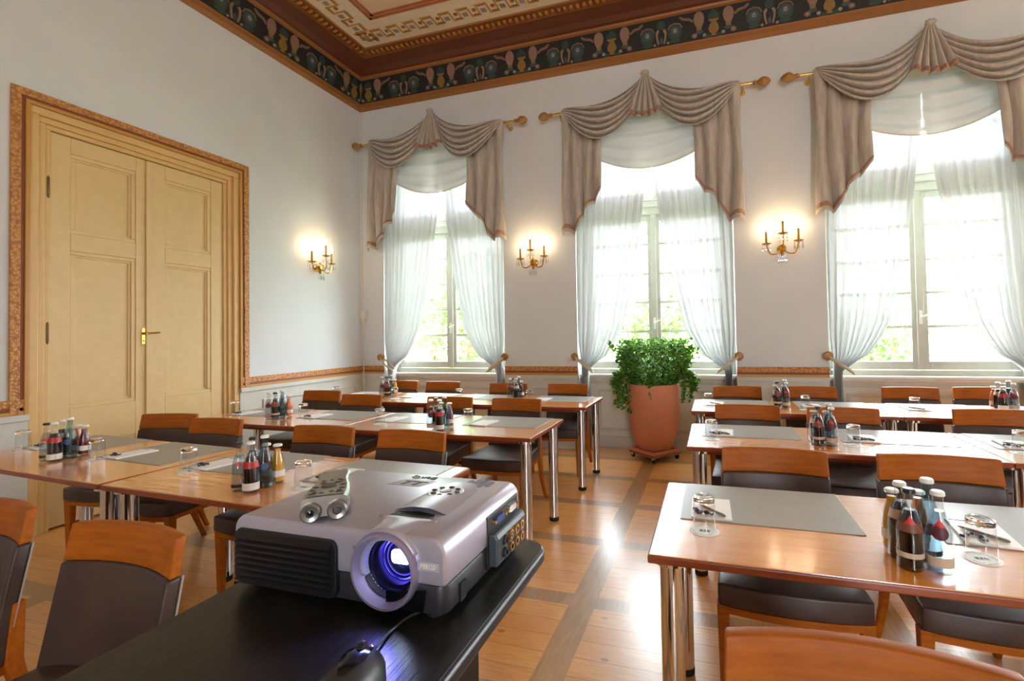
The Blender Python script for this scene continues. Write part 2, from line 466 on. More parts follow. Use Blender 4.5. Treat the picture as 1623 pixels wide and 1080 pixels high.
struct('window_5', m, 'window_paint', smooth=False)  # unseen window, added to brighten the room from behind
# dado: grey panelling, cap, gilt rail
def rail_y(mb, x, y0, y1):              # along the left wall
    for mi, z0, z1, d in ((0, .935, .992, .016), (1, .912, .935, .010), (2, .885, .912, .018)): mb.mat(mi).box((x, y0, z0), (x+d, y1, z1))
def rail_x(mb, y, x0, x1):
    for mi, z0, z1, d in ((0, .935, .992, .016), (1, .912, .935, .010), (2, .885, .912, .018)): mb.mat(mi).box((x0, y-d, z0), (x1, y, z1))
d = MB(); g = MB()
segs_l = [(DY1, YW), (YB, DY0)]
for y0, y1 in segs_l:
    d.box((XL, y0, 0), (XL+.012, y1, .84)); d.box((XL, y0, .84), (XL+.03, y1, .885)); d.box((XL, y0, 0), (XL+.028, y1, .14))
    rail_y(g, XL, y0, y1)
def lpanel(mb, y0, y1, z0, z1, x, t=.024, dd=.014):
    mb.box((x, y0, z0), (x+dd, y1, z0+t)); mb.box((x, y0, z1-t), (x+dd, y1, z1)); mb.box((x, y0, z0+t), (x+dd, y0+t, z1-t)); mb.box((x, y1-t, z0+t), (x+dd, y1, z1-t))
for y0, y1 in ((-1.08, -.52), (-.36, .34), (-3.75, -3.20), (-4.6, -3.95), (-5.5, -4.8)): lpanel(d, y0, y1, .22, .74, XL+.012)
struct('baseboard_left', d, 'dado_paint', smooth=False, bevel=.004)
struct('trim_4', g, ['gilt', 'rust_line', 'gilt_bead'], smooth=False, bevel=.003)
d = MB(); g = MB()
for i in range(0, len(edges), 2):
    x0, x1 = max(edges[i], XL), edges[i+1]
    d.box((x0, YW-.012, 0), (x1, YW, .84)); d.box((x0, YW-.03, .84), (x1, YW, .885)); d.box((x0, YW-.028, 0), (x1, YW, .14))
    if x1-x0 > .6:
        t = .024; y = YW-.012; X0, X1 = x0+.14, x1-.14
        d.box((X0, y-.014, .22), (X1, y, .22+t)); d.box((X0, y-.014, .74-t), (X1, y, .74)); d.box((X0, y-.014, .22+t), (X0+t, y, .74-t)); d.box((X1-t, y-.014, .22+t), (X1, y, .74-t))
    rail_x(g, YW, x0, x1)
struct('baseboard_back', d, 'dado_paint', smooth=False, bevel=.004)
struct('trim_5', g, ['gilt', 'rust_line', 'gilt_bead'], smooth=False, bevel=.003)

# ------------------------------------------------------------------ double door in the left wall
d = MB()
x = XL
def doorframe(mb, off0, off1, x0, x1):  # band around the door, off = distance outside the clear span
    y0, y1, z1 = DY0-off1, DY1+off1, DZ+off1; a0, a1, b1 = DY0-off0, DY1+off0, DZ+off0
    mb.box((x0, y0, 0 if off1 < .02 else .885), (x1, a0, b1)); mb.box((x0, a1, 0 if off1 < .02 else .885), (x1, y1, b1)); mb.box((x0, y0, b1), (x1, y1, z1))
door = MB()
doorframe(door.mat(0), .047, .10, x, x+.02); doorframe(door.mat(1), .025, .047, x, x+.010); doorframe(door.mat(2), .0, .025, x, x+.022)
door = struct('door_1', door, ['gilt', 'rust_line', 'gilt_bead'], smooth=False, bevel=.003)
c = MB()
for (o0, o1, xa, xb) in ((-.055, 0, x-.12, x+.004), (-.10, -.055, x-.12, x-.018), (-.135, -.10, x-.12, x-.034)): 
    y0, y1, z1 = DY0-o1, DY1+o1, DZ+o1; a0, a1, b1 = DY0-o0, DY1+o0, DZ+o0
    c.box((xa, y0, 0), (xb, a0, b1)); c.box((xa, a1, 0), (xb, y1, b1)); c.box((xa, y0, b1), (xb, y1, z1))
c.build('door_casing', 'casing_paint', door, smooth=False, bevel=.006)
XF = XL-.05                             # face of the leaves
def leaf(y0, y1, pa, pb, name):
    m = MB(); t = .045
    cols = [(y0, pa), (pb, y1)]
    for a, b in cols: m.box((XF-t, a, .015), (XF, b, 2.975))
    for z0, z1 in ((.015, .20), (.60, .88), (2.095, 2.23), (2.85, 2.975)): m.box((XF-t, pa, z0), (XF, pb, z1))
    for z0, z1 in ((.20, .60), (.88, 2.095), (2.23, 2.85)):
        m.box((XF-t, pa, z0), (XF-.026, pb, z1))
        lpanel(m, pa, pb, z0, z1, XF-.026, .030, .020)
        lpanel(m, pa+.028, pb-.028, z0+.028, z1-.028, XF-.026, .018, .009)
    return m.build(name, 'door_paint', door, smooth=False, bevel=.004)
l1 = leaf(-2.805, -2.165, -2.68, -2.24, 'door_leaf')
l2 = leaf(-2.150, -1.475, -2.01, -1.595, 'door_leaf')
MB().box((XF-.002, -2.168, .02), (XF+.016, -2.118, 2.97)).build('astragal', 'door_paint', l2, smooth=False, bevel=.005)
h = MB(); h.box((XF, -2.197, 1.36), (XF+.006, -2.168, 1.50)); h.lathe([(.011, 0), (.011, .05)], 12, (XF+.006, -2.182, 1.455), 'x'); h.tube(bez([(XF+.052, -2.186, 1.455), (XF+.06, -2.15, 1.457), (XF+.056, -2.085, 1.462)], 6), [.009]*6+[.0085]*6+[.007], 8)
h.build('door_handle', 'brass', l1, bevel=.001)
MB().lathe([(.005, 0), (.005, .003)], 10, (XF+.006, -2.182, 1.39), 'x').build('keyhole', 'black_rubber', l1)
for z in (.55, 1.46, 2.55):
    for y, lf in ((-2.818, l1), (-1.468, l2)):
        hg = MB(); hg.lathe([(.004, -.085), (.010, -.07), (.010, .07), (.004, .085)], 10, (XF+.012, y, z)); hg.box((XF-.004, y-.012, z-.085), (XF+.004, y+.012, z+.085)); hg.build('hinge', 'hinge_iron' if lf is l1 else 'casing_paint', lf)

# ------------------------------------------------------------------ windows
for i, c in enumerate(WC):
    y = YN
    fr = MB(); t = .075
    fr.box((c-NH, y, .89), (c-NH+t, y+.07, NT)); fr.box((c+NH-t, y, .89), (c+NH, y+.07, NT)); fr.box((c-NH+t, y, .89), (c+NH-t, y+.07, .945)); fr.box((c-NH+t, y, NT-.06), (c+NH-t, y+.07, NT))
    fr.box((c-NH+t, y-.012, 2.80), (c+NH-t, y+.075, 2.995)); fr.box((c-NH+t, y-.03, 2.885), (c+NH-t, y, 2.915)); fr.box((c-NH+t, y-.022, 2.965), (c+NH-t, y, 2.985))
    win = struct('window_%d' % (i+1), fr, 'window_paint', smooth=False, bevel=.005)
    for sgn in (-1, 1):
        xi, xo = c+sgn*.004, c+sgn*(NH-t-.003); lo, hi = min(xi, xo), max(xi, xo)
        for (z0, z1, bars) in ((.95, 2.795, (1.395, 1.745, 2.09, 2.45)), (3.0, NT-.065, (3.45,))):
            s = MB(); k = .07 if z0 < 2 else .055
            s.box((lo, y+.01, z0), (lo+k, y+.06, z1)); s.box((hi-k, y+.01, z0), (hi, y+.06, z1)); s.box((lo+k, y+.01, z0), (hi-k, y+.06, z0+k+.015)); s.box((lo+k, y+.01, z1-k), (hi-k, y+.06, z1))
            sash = s.build('sash', 'window_paint', win, smooth=False, bevel=.004)
            b = MB()
            for z in bars: b.box((lo+k, y+.022, z-.015), (hi-k, y+.05, z+.015))
            b.build('glazing_bar', 'window_paint', sash, smooth=False)
            MB().box((lo+k-.004, y+.034, z0+k), (hi-k+.004, y+.038, z1-k+.004)).build('glass_pane', 'window_glass', sash, smooth=False)
    a = MB(); a.box((c-.032, y-.014, .95), (c+.032, y+.012, 2.795)); a.build('cover_strip', 'window_paint', win, smooth=False, bevel=.006)
    hd = MB(); hd.box((c-.014, y-.02, 1.42), (c+.014, y-.012, 1.56)); hd.tube([(c, y-.02, 1.50), (c, y-.05, 1.50), (c+.01, y-.055, 1.50), (c+.07, y-.05, 1.53)], .008, 8)
    hd.build('window_handle', 'white_plastic', win, bevel=.001)

# ------------------------------------------------------------------ crown, frieze and painted ceiling
PROF = [(0, 4.555), (.05, 4.585), (.05, 4.632), (.055, 4.640), (.085, 4.945), (.115, 4.955), (.125, 4.975), (.16, 4.985), (.20, 5.03), (.32, 5.062), (.36, 5.056), (.385, 5.045), (.49, 5.085), (.50, ZC)]
MI = [0, 0, 0, 1, 0, 0, 2, 2, 2, 3, 0, 3, 0]
def crown_mesh(side):
    m = MB()
    for k in range(len(PROF)-1):
        (o0, z0), (o1, z1) = PROF[k], PROF[k+1]; m.mat(MI[k])
        if side == 'back': q = [(XL+o0, YW-o0, z0), (XR, YW-o0, z0), (XR, YW-o1, z1), (XL+o1, YW-o1, z1)]
        else: q = [(XL+o0, YB, z0), (XL+o0, YW-o0, z0), (XL+o1, YW-o1, z1), (XL+o1, YB, z1)]
        m.add(q, [(0, 1, 2, 3)])
    return m
crown_mats = ['crown_ledge', 'frieze_dark', 'crown_brown', 'crown_gold_dark']
cb = struct('trim_6', crown_mesh('back'), crown_mats, smooth=False)
cl = struct('trim_7', crown_mesh('left'), crown_mats, smooth=False)
def fpos(side, s, z, e=.004):           # point on the frieze face, s = distance from the corner
    o = lerp(.055, .085, (z-4.640)/.305)+e
    return (XL+s, YW-o, z) if side == 'back' else (XL+o, YW-s, z)
def motif(side, length):
    m = MB(); P = 1.14
    def patch(mi, pts, e=.006):         # raised painted shape
        base = [fpos(side, s, z, 0) for s, z in pts]; top = [fpos(side, s, z, e) for s, z in pts]; n = len(pts)
        fl = side == 'back'
        fs = [tuple(range(n, 2*n))]+[(i, (i+1) % n, n+(i+1) % n, n+i) for i in range(n)]
        m.mat(mi).add(base+top, [f if fl else f[::-1] for f in fs])
    def disc(mi, s, z, rs, rz, e=.006, n=12, st=0): patch(mi, [(s+rs*cos(2*pi*k/n+st), z+rz*sin(2*pi*k/n+st)) for k in range(n)], e)
    def lathed(mi, s, pr, e=.008): patch(mi, [(s+r, z) for r, z in pr]+[(s-r, z) for r, z in reversed(pr)], e)
    s0 = .20
    k = 0
    while s0+k*P/2 < length:
        s = s0+k*P/2
        if k % 2 == 0:                  # urn between two palmettes
            lathed(0, s, [(.03, 4.655), (.018, 4.675), (.05, 4.70), (.055, 4.74), (.035, 4.785), (.022, 4.80), (.05, 4.815), (.055, 4.83)], .012)
            lathed(3, s, [(.05, 4.835), (.062, 4.87), (.03, 4.90), (.012, 4.925)], .008)
            for g in (-1, 1):
                c = s+g*.155
                lathed(1, c, [(.02, 4.765), (.05, 4.81), (.058, 4.86), (.045, 4.905), (.018, 4.93)], .012)
                lathed(0, c, [(.025, 4.73), (.03, 4.77), (.045, 4.80)], .009)
                disc(4, c, 4.715, .045, .022, .007); disc(5, s+g*.10, 4.675, .02, .018, .01); disc(2, s+g*.205, 4.685, .032, .026, .009); disc(5, s+g*.205, 4.685, .012, .012, .012)
                patch(2, [(c+g*.06, 4.85), (c+g*.10, 4.885), (c+g*.16, 4.895), (c+g*.205, 4.925), (c+g*.215, 4.905), (c+g*.18, 4.872), (c+g*.11, 4.858), (c+g*.07, 4.83)][::1 if g > 0 else -1], .010)
                disc(3, s+g*.06, 4.66, .05, .02, .005)
        else:                           # arch between two rosettes
            for g in (-1, 1):
                c = s+g*.155
                disc(3, c, 4.765, .078, .082, .005, 14); disc(4, c, 4.775, .052, .056, .008, 12); disc(5, c, 4.78, .022, .026, .012, 8); disc(1, c, 4.78, .010, .012, .014, 8)
                disc(3, c, 4.672, .06, .022, .006); disc(5, s+g*.075, 4.665, .014, .012, .01)
                patch(1, [(s+g*.018, 4.81), (s+g*.04, 4.825), (s+g*.062, 4.79), (s+g*.055, 4.72), (s+g*.04, 4.665), (s+g*.022, 4.665), (s+g*.036, 4.73), (s+g*.038, 4.775)][::1 if g > 0 else -1], .012)
                patch(2, [(c-.085, 4.80), (c-.06, 4.85), (c, 4.868), (c+.06, 4.85), (c+.085, 4.80), (c+.07, 4.80), (c+.05, 4.838), (c, 4.852), (c-.05, 4.838), (c-.07, 4.80)][::-1], .009)
            disc(3, s, 4.87, .045, .05, .005); disc(4, s, 4.70, .018, .035, .006)
        k += 1
    return m
fm = ['urn_gold', 'palmette_pink', 'scroll_rose', 'leaf_teal', 'rosette_blue', 'flower_pale']
motif('back', 7.6).build('painted_ornament', fm, cb, smooth=False)
motif('left', 6.2).build('painted_ornament', fm, cl, smooth=False)
def eggs(side, length):
    m = MB(); s = .50
    while s < length:
        for (o, z, r1, r2) in ((.437, 5.062, .026, .02),):
            c = (XL+s, YW-o, z) if side == 'back' else (XL+o, YW-s, z)
            if side == 'back': m.mat(0).sphere(c, .026, .036, .014, 8, 6); m.mat(1).box((c[0]+.033, c[1]-.045, z-.018), (c[0]+.041, c[1]+.04, z+.004))
            else: m.mat(0).sphere(c, .036, .026, .014, 8, 6); m.mat(1).box((c[0]-.04, c[1]-.041, z-.018), (c[0]+.045, c[1]-.033, z+.004))
        s += .074
    return m
eggs('back', 7.6).build('egg_moulding', ['crown_gold', 'crown_gold_dark'], cb)
eggs('left', 6.2).build('egg_moulding', ['crown_gold', 'crown_gold_dark'], cl)
def meander(side, length):
    m = MB(); z0, z1 = ZC-.007, ZC
    def bar(a, b, o0, o1, mi=0):
        m.mat(mi)
        if side == 'back': m.box((XL+a, YW-o1, z0), (XL+b, YW-o0, z1))
        else: m.box((XL+o0, YW-b, z0), (XL+o1, YW-a, z1))
    s = .56; p = .235; t = .016
    while s < length:
        bar(s, s+.13, .76, .76+t); bar(s+.13-t, s+.13, .60, .76); bar(s+.13-t, s+p, .60, .60+t); bar(s+p-t, s+p, .60, .76+t)
        bar(s+.012, s+.13-t, .742, .76, 1); bar(s+.145, s+p-t, .616, .63, 1)
        m.mat(1)
        c = (XL+s+.185, YW-.70) if side == 'back' else (XL+.70, YW-s-.185)
        m.lathe([(.024, z0), (.024, z1)], 12, (c[0], c[1], 0)); m.mat(2)
        c = (XL+s+.055, YW-.66) if side == 'back' else (XL+.66, YW-s-.055)
        m.box((c[0]-.03, c[1]-.03, z0+.002), (c[0]+.03, c[1]+.03, z1))
        s += p
    for o0, o1, mi in ((.93, .965, 3), (.98, 1.02, 3)): bar(o0, length, o0, o1, mi)
    return m
mm = ['meander_gold', 'meander_shade', 'flower_pale', 'ceiling_orange']
struct('trim_8', meander('back', 7.6), mm, smooth=False); struct('trim_9', meander('left', 6.2), mm, smooth=False)
struct('trim_10', MB().box((XL+1.02, YB, ZC-.003), (XR, YW-1.02, ZC)), 'ceiling_field', smooth=False)
# ------------------------------------------------------------------ window dressings
WN = ('by the room corner', 'behind the terracotta planter', 'of the window furthest from the door')
WINN = ('corner window', 'middle window behind the ivy', 'window furthest from the door')
RY = YW-.13                             # curtain pole line
for i, c in enumerate(WC):
    rd = thing('curtain_rod', ['brass curtain pole with turned wooden finials over the '+n for n in WINN][i], 'curtain rod', (c, RY, 4.02), 0, 'brass curtain poles')
    MB().tube([(-1.12, 0, 0), (1.12, 0, 0)], .016, 12).build('pole', 'rod_brass', rd)
    for g in (-1, 1):
        f = MB().lathe([(.0, .0), (.014, .0), (.014, .03), (.026, .04), (.026, .055), (.016, .065), (.03, .085), (.048, .115), (.05, .14), (.036, .175), (.012, .20), (0, .205)], 16, (0, 0, 0), 'x')
        f.move(lambda x, y, z: (g*(1.10+x), y, z)); f.build('finial', 'knob_wood', rd)
        b = MB().tube([(g*1.03, 0, -.02), (g*1.03, .06, -.03), (g*1.03, .13, -.03)], .009, 8); b.lathe([(.03, .122), (.03, .13)], 12, (g*1.03, 0, -.03), 'y'); b.build('bracket', 'rod_brass', rd)
    # swagged valance
    va = thing('valance', ['taupe satin swag valance with fringed tails over the '+n for n in WINN][i], 'curtain', (c, RY, 4.02), 0, 'swagged valances')
    rnd = random.Random(11+i); k0 = rnd.random()
    for g in (-1, 1):
        def swag(u, v, g=g):
            ax, az = -.985+.04*v, .03-.10*v; bx, bz = -.015-.155*v**.8, .265-.43*v
            sag = lerp(.15, .33, v**.9)*(1+.03*sin(9*v+k0*6)); e = u**(1.35-.35*v); s = 4*e*(1-e)
            x = lerp(ax, bx, u); z = lerp(az, bz, u)-sag*s*.92
            f = abs(sin(pi*(5.5*v+.22*sin(3*u+k0*5))))**.8; amp = sin(pi*min(1, max(0, u)))**.6
            y = -.045-.02*v-.105*amp*f-.05*amp*sin(pi*v*.8)
            z -= .022*amp*f
            return (g*-x, y, z) if g > 0 else (x, y, z)
        MB().grid(swag, 34, 88, g > 0).build('swag', 'taupe_satin', va, angle=3, solid=.006)
        # tail with stepped zigzag hem
        def tail(u, v, g=g, hem=None):
            top = lerp(.02, -.14, u); zb = tab((0, .30, .42, .62, .72, 1.0), (-1.46, -1.46, -1.40, -1.22, -1.19, -1.02), u)
            fl = abs(sin(pi*(3.6*u+.12*sin(4*v)+.1)))**.8
            x = -1.0+u*(.52-.05*v)+ .012*sin(5*v+9*u); z = lerp(top, zb, v)+.03*v*(fl-.5)
            y = -.02-.10*fl*(.4+.6*v)-.02*u
            if hem is not None: y += hem
            return (-x if g > 0 else x, y, z)
        tl = MB().grid(tail, 72, 30, g > 0).build('tail', 'taupe_satin', va, angle=3, solid=.006)
        fr = MB(); fr.grid(lambda u, v: tail(u, lerp(.940, .970, v), hem=-.006), 72, 2, g > 0); fr.build('fringe', 'fringe', tl, angle=3, solid=.012)
    def fan(u, v):
        a = lerp(-.19, .19, u); zb = -.185-.065*(1-(2*u-1)**2)
        x = a*(.12+.88*v**.9); z = lerp(.27, zb, v); y = -.085-.03*v-(.075*v+.012)*abs(sin(pi*5*u))**.8
        return (x, y, z)
    fa = MB().grid(fan, 80, 12).build('fan_pleat', 'taupe_satin', va, angle=3, solid=.006)
    MB().grid(lambda u, v: (lambda p: (p[0], p[1]-.006, p[2]))(fan(u, lerp(.92, 1.0, v))), 80, 2).build('fringe', 'fringe', fa, angle=3, solid=.012)
    r = MB(); r.sphere((0, -.085, .265), .045, .035, .03, 12, 8)
    for q in range(7): r.sphere((.035*cos(q*.9), -.105, .265+.02*sin(q*.9)), .016, .014, .014, 8, 6)
    r.build('rosette', 'taupe_satin', va)
    MB().tube([(0, -.05, .25), (0, .13, .25)], .008, 8).build('peak_hook', 'rod_brass', va)
    # sheer swag inside the head of the niche
    ss = thing('sheer_swag', ['draped white sheer swag hung under the valance of the '+n for n in WINN][i], 'curtain', (c, YW-.07, 3.90), 0, 'sheer swags')
    def sswag(u, v):
        sag = lerp(.02, .34, v); z = lerp(.06, -.30, v)-sag*4*u*(1-u); x = (2*u-1)*(.88-.04*v)
        y = .0-.035*sin(pi*u)**.7*(.5+.5*sin(2*pi*4.5*v+.6*sin(3*u)))-.02*sin(pi*u)
        return (x, y, z)
    d = MB().grid(sswag, 40, 72).build('sheer_drape', 'sheer_swag', ss, angle=3)
    MB().tube([(lambda p: (p[0], p[1]-.004, p[2]))(sswag(t/36, 1)) for t in range(37)], .005, 6).build('hem', 'tie_band', ss)
    # two sheer panels, tied back at the sides
    for g in (-1, 1):
        side = ('left', 'right')[g > 0]
        pos = (('tied back beside the room corner', 'tied back towards the sconce'), ('tied back to the left', 'tied back to the right'), ('tied back towards the sconce', 'cut off by the picture edge'))[i][g > 0]
        sh = thing('sheer_curtain', 'white sheer curtain, %s, %s' % (WINN[i], pos), 'curtain', (c+g*NH, YW+.05, 0), 0, 'white sheer curtains')
        ph = rnd.random()*6
        def wfrac(z): return tab((0, .86, .96, 1.11, 1.28, 1.44, 1.95, 2.70, 3.24, 3.45, 3.92), (.17, .13, .14, .40, .53, .62, .755, .89, .965, 1.0, 1.0), z)
        def panel(u, v, g=g, ph=ph):
            z = 3.92*(1-v); wf = wfrac(z); lo = tab((0, .86, 1.0, 1.3, 3.9), (.05, .05, .045, .012, .0), z)
            x = lo*(1-u*.9)+u*(.893*wf)
            am = .020+.018*(1-wf)+ (.012 if z < 1 else 0)
            y = am*sin(2*pi*9*u+ph+.7*sin(2.2*v*3+ph))+.010*sin(2*pi*21*u+ph*2)-.02
            if z < .95: y += .03
            return (-g*x, y-.02*sin(pi*v), z+.012)
        pm = MB().grid(panel, 110, 46, g > 0)
        # zig-zag through sample rows so the gather stays smooth
        pm.build('sheer_fabric', 'sheer', sh, angle=3)
        kx = c+g*NH
        tb = thing('curtain_tieback', 'round wooden tieback knob, %s of the %s' % (('left side', 'right side')[g > 0], WINN[i]), 'tieback', (kx+g*.02, YW, 1.11), 0, 'curtain tiebacks')
        n = MB().lathe([(.0, -.075), (.03, -.078), (.044, -.072), (.048, -.062), (.044, -.052), (.018, -.045), (.014, -.01), (.028, 0)], 18, (0, 0, 0), 'y'); n.build('knob', 'knob_wood', tb)
        b = MB()
        def band(u, v, g=g):
            a = u*2*pi; t = (1-cos(a))/2
            x = -g*(.0+.235*t); z = -.005-.175*t+(v-.5)*.03; y = -.05+.055*sin(a)-.04*t
            return (x, y, z)
        b.grid(band, 32, 2); b.build('band', 'tie_band', tb, angle=3, solid=.004)

# ------------------------------------------------------------------ wall lamps
def sconce(label, loc, rz):
    t = thing('wall_sconce', label, 'wall lamp', loc, rz, 'crystal wall sconces')
    b = MB(); b.lathe([(.035, 0), (.045, -.006), (.04, -.014), (.02, -.02), (.02, -.05), (.034, -.06), (.04, -.08), (.03, -.10), (0, -.105)], 20, (0, 0, 0), 'y')
    b.lathe([(0, -.09), (.012, -.08), (.02, -.05), (.032, -.02), (.02, .0), (.026, .02), (.012, .05), (0, .06)], 16, (0, -.07, 0)); b.build('back_plate', 'brass', t)
    for (x, y, z) in ((-.155, -.10, .04), (.155, -.10, .055), (0, -.16, .13)):
        pts = bez([(0, -.07, 0), (x*.35, -.08-.02, -.06), (x*.8, y, -.055), (x, y, z)], 8) if x else bez([(0, -.07, 0), (0, -.12, -.045), (0, -.165, .0), (0, y, z)], 8)
        arm = MB().tube(pts, .0065, 8).build('arm', 'brass', t)
        MB().lathe([(.004, -.012), (.012, -.008), (.046, .004), (.05, .010), (.046, .009), (.014, .002), (.014, .012)], 18, (x, y, z)).build('drip_dish', 'brass', arm)
        MB().lathe([(.0115, .008), (.0115, .135), (.006, .14)], 12, (x, y, z)).build('candle_sleeve', 'old_brass', arm)
        MB().lathe([(.007, .138), (.013, .15), (.018, .168), (.015, .19), (.007, .212), (0, .222)], 12, (x, y, z)).build('bulb', 'bulb_glow', arm)
        cr = MB()
        for q in range(6):
            a = q*pi/3+.3; cx, cy = x+.044*cos(a), y+.044*sin(a)
            cr.lathe([(0, -.085), (.009, -.07), (.010, -.055), (.004, -.025), (.001, 0)], 6, (cx, cy, z)); cr.sphere((cx, cy, z-.012), .006, seg=6, rings=4)
        cr.build('crystal_drops', 'crystal', arm, smooth=False)
        L = bpy.data.lights.new('sconce_lamp', 'POINT'); L.energy = 6.0; L.color = (1, .66, .34); L.shadow_soft_size = .016
        o = bpy.data.objects.new('sconce_lamp', L); COL.objects.link(o); o.parent = t; o.location = (x, y, z+.19)
    fx = MB()
    for q in range(5): fx.lathe([(0, -.17), (.010, -.15), (.012, -.13), (.004, -.10), (.001, -.07)], 6, (-.04+.02*q, -.09-.01*(q % 2), 0))
    fx.build('crystal_fringe', 'crystal', t, smooth=False)
    return t
sconce('three-candle brass wall sconce between the corner window and the middle window', (2.185, YW, 2.27), 0)
sconce('three-candle brass wall sconce just right of the middle window', (4.985, YW, 2.25), 0)
sconce('three-candle brass wall sconce on the wall with the double door', (XL, -.336, 2.26), pi/2)
# socket and cable box
t = thing('wall_socket', 'small white wall socket beside the curtain knob of the middle window', 'socket', (2.605, YW, 1.06))
MB().box((-.04, -.012, -.04), (.04, 0, .04)).build('plate', 'white_plastic', t, smooth=False, bevel=.004)
MB().lathe([(.02, -.0135), (.02, -.012)], 16, (0, 0, 0), 'y').build('insert', 'dado_paint', t)
t = thing('cable_box', 'white junction box with cord and cable duct in the room corner', 'junction box', (XL+.05, YW, 1.68))
MB().box((-.045, -.05, -.03), (.045, 0, .08)).build('box', 'white_plastic', t, smooth=False, bevel=.005)
MB().box((-.03, -.045, -.085), (.03, -.005, -.03)).build('lower_box', 'white_plastic', t, smooth=False, bevel=.005)
MB().box((-.05, -.016, .08), (-.03, 0, 2.87)).build('duct', 'wall_white', t, smooth=False)
cd = MB().tube(bez([(0, -.03, -.085), (.002, -.035, -.4), (.012, -.05, -.8), (.015, -.05, -.86)], 6), .007, 8).build('cord', 'white_plastic', t)
MB().lathe([(.006, .0), (.014, -.02), (.016, -.06), (.006, -.08), (.003, -.2)], 12, (.015, -.05, -.85)).build('pull', 'white_plastic', cd)
# ------------------------------------------------------------------ tables
TL, TD, TZ = 1.496, .70, .74
def make_table():
    t = thing('conference_table', '', 'table', (0, 0, 0), 0, 'conference tables')
    MB().box((.004, .004, TZ-.004), (TL-.004, TD-.004, TZ)).build('tabletop', 'table_wood', t, smooth=False, bevel=.002)
    tp = [o for o in t.children][0]
    MB().prism([(0, 0), (TL, 0), (TL, TD), (0, TD)], TZ-.026, TZ-.002).build('edge_band', 'table_edge', tp, smooth=False, bevel=.005)
    a = MB(); a.box((.10, .10, TZ-.062), (TL-.10, .125, TZ-.026)); a.box((.10, TD-.125, TZ-.062), (TL-.10, TD-.10, TZ-.026)); a.build('apron_rail', 'table_edge', t, smooth=False)
    for x in (.062, TL-.062):
        for y in (.08, TD-.08):
            l = MB().lathe([(.035, .03), (.035, TZ-.045)], 20, (x, y, 0)); l.lathe([(.055, TZ-.045), (.055, TZ-.026)], 20, (x, y, 0)); lg = l.build('leg', 'chrome', t)
            MB().lathe([(.031, 0), (.036, .004), (.036, .03), (.034, .032)], 20, (x, y, 0)).build('foot', 'black_rubber', lg)
    return t
ROWS = {'front': -3.66, 'middle': -2.285, 'back': -1.025}
TAB = {}
proto_table = make_table()
def back_from(x, y, r, dx, dy): return (x-dx*cos(r)+dy*sin(r), y-dx*sin(r)-dy*cos(r))
_b = back_from(3.11, -2.958, -.03, TL, TD); _a = back_from(_b[0], _b[1], -.06, TL+.026, 0)
spec = [('L1a', _a, -.06, 'orange wood conference table before the double door'), ('L1b', _b, -.03, 'orange wood conference table right behind the projector'),
        ('L2a', (3.165-2*(TL+.004), -2.285), 0, 'second-row conference table before the double door frame'), ('L2b', (3.165-TL, -2.285), 0, 'second-row conference table ending at the aisle left of the planter'),
        ('L3a', (3.19-2*(TL+.004), -1.025), 0, 'conference table under the corner window'), ('L3b', (3.19-TL, -1.025), 0, 'conference table at the window wall, left of the planter'),
        ('R1', (4.06, -3.66), 0, 'large glossy conference table in the foreground right of the aisle'), ('R2', (4.105, -2.285), 0, 'conference table just behind the large foreground table'),
        ('R2b', (4.105+TL+.004, -2.285), 0, 'second-row conference table cut off at the right picture edge'), ('R3', (4.08, -1.025), 0, 'conference table right of the planter under the sconce'),
        ('R3b', (4.08+TL+.004, -1.025), 0, 'conference table below the window furthest from the door')]
for i, (k, (x, y), rz, lab) in enumerate(spec):
    if i == 0: t = proto_table; t.location = (x, y, 0); t.rotation_euler = (0, 0, rz); t['label'] = lab
    else: t = copy_thing(proto_table, (x, y, 0), rz, lab)
    TAB[k] = (x, y, rz)

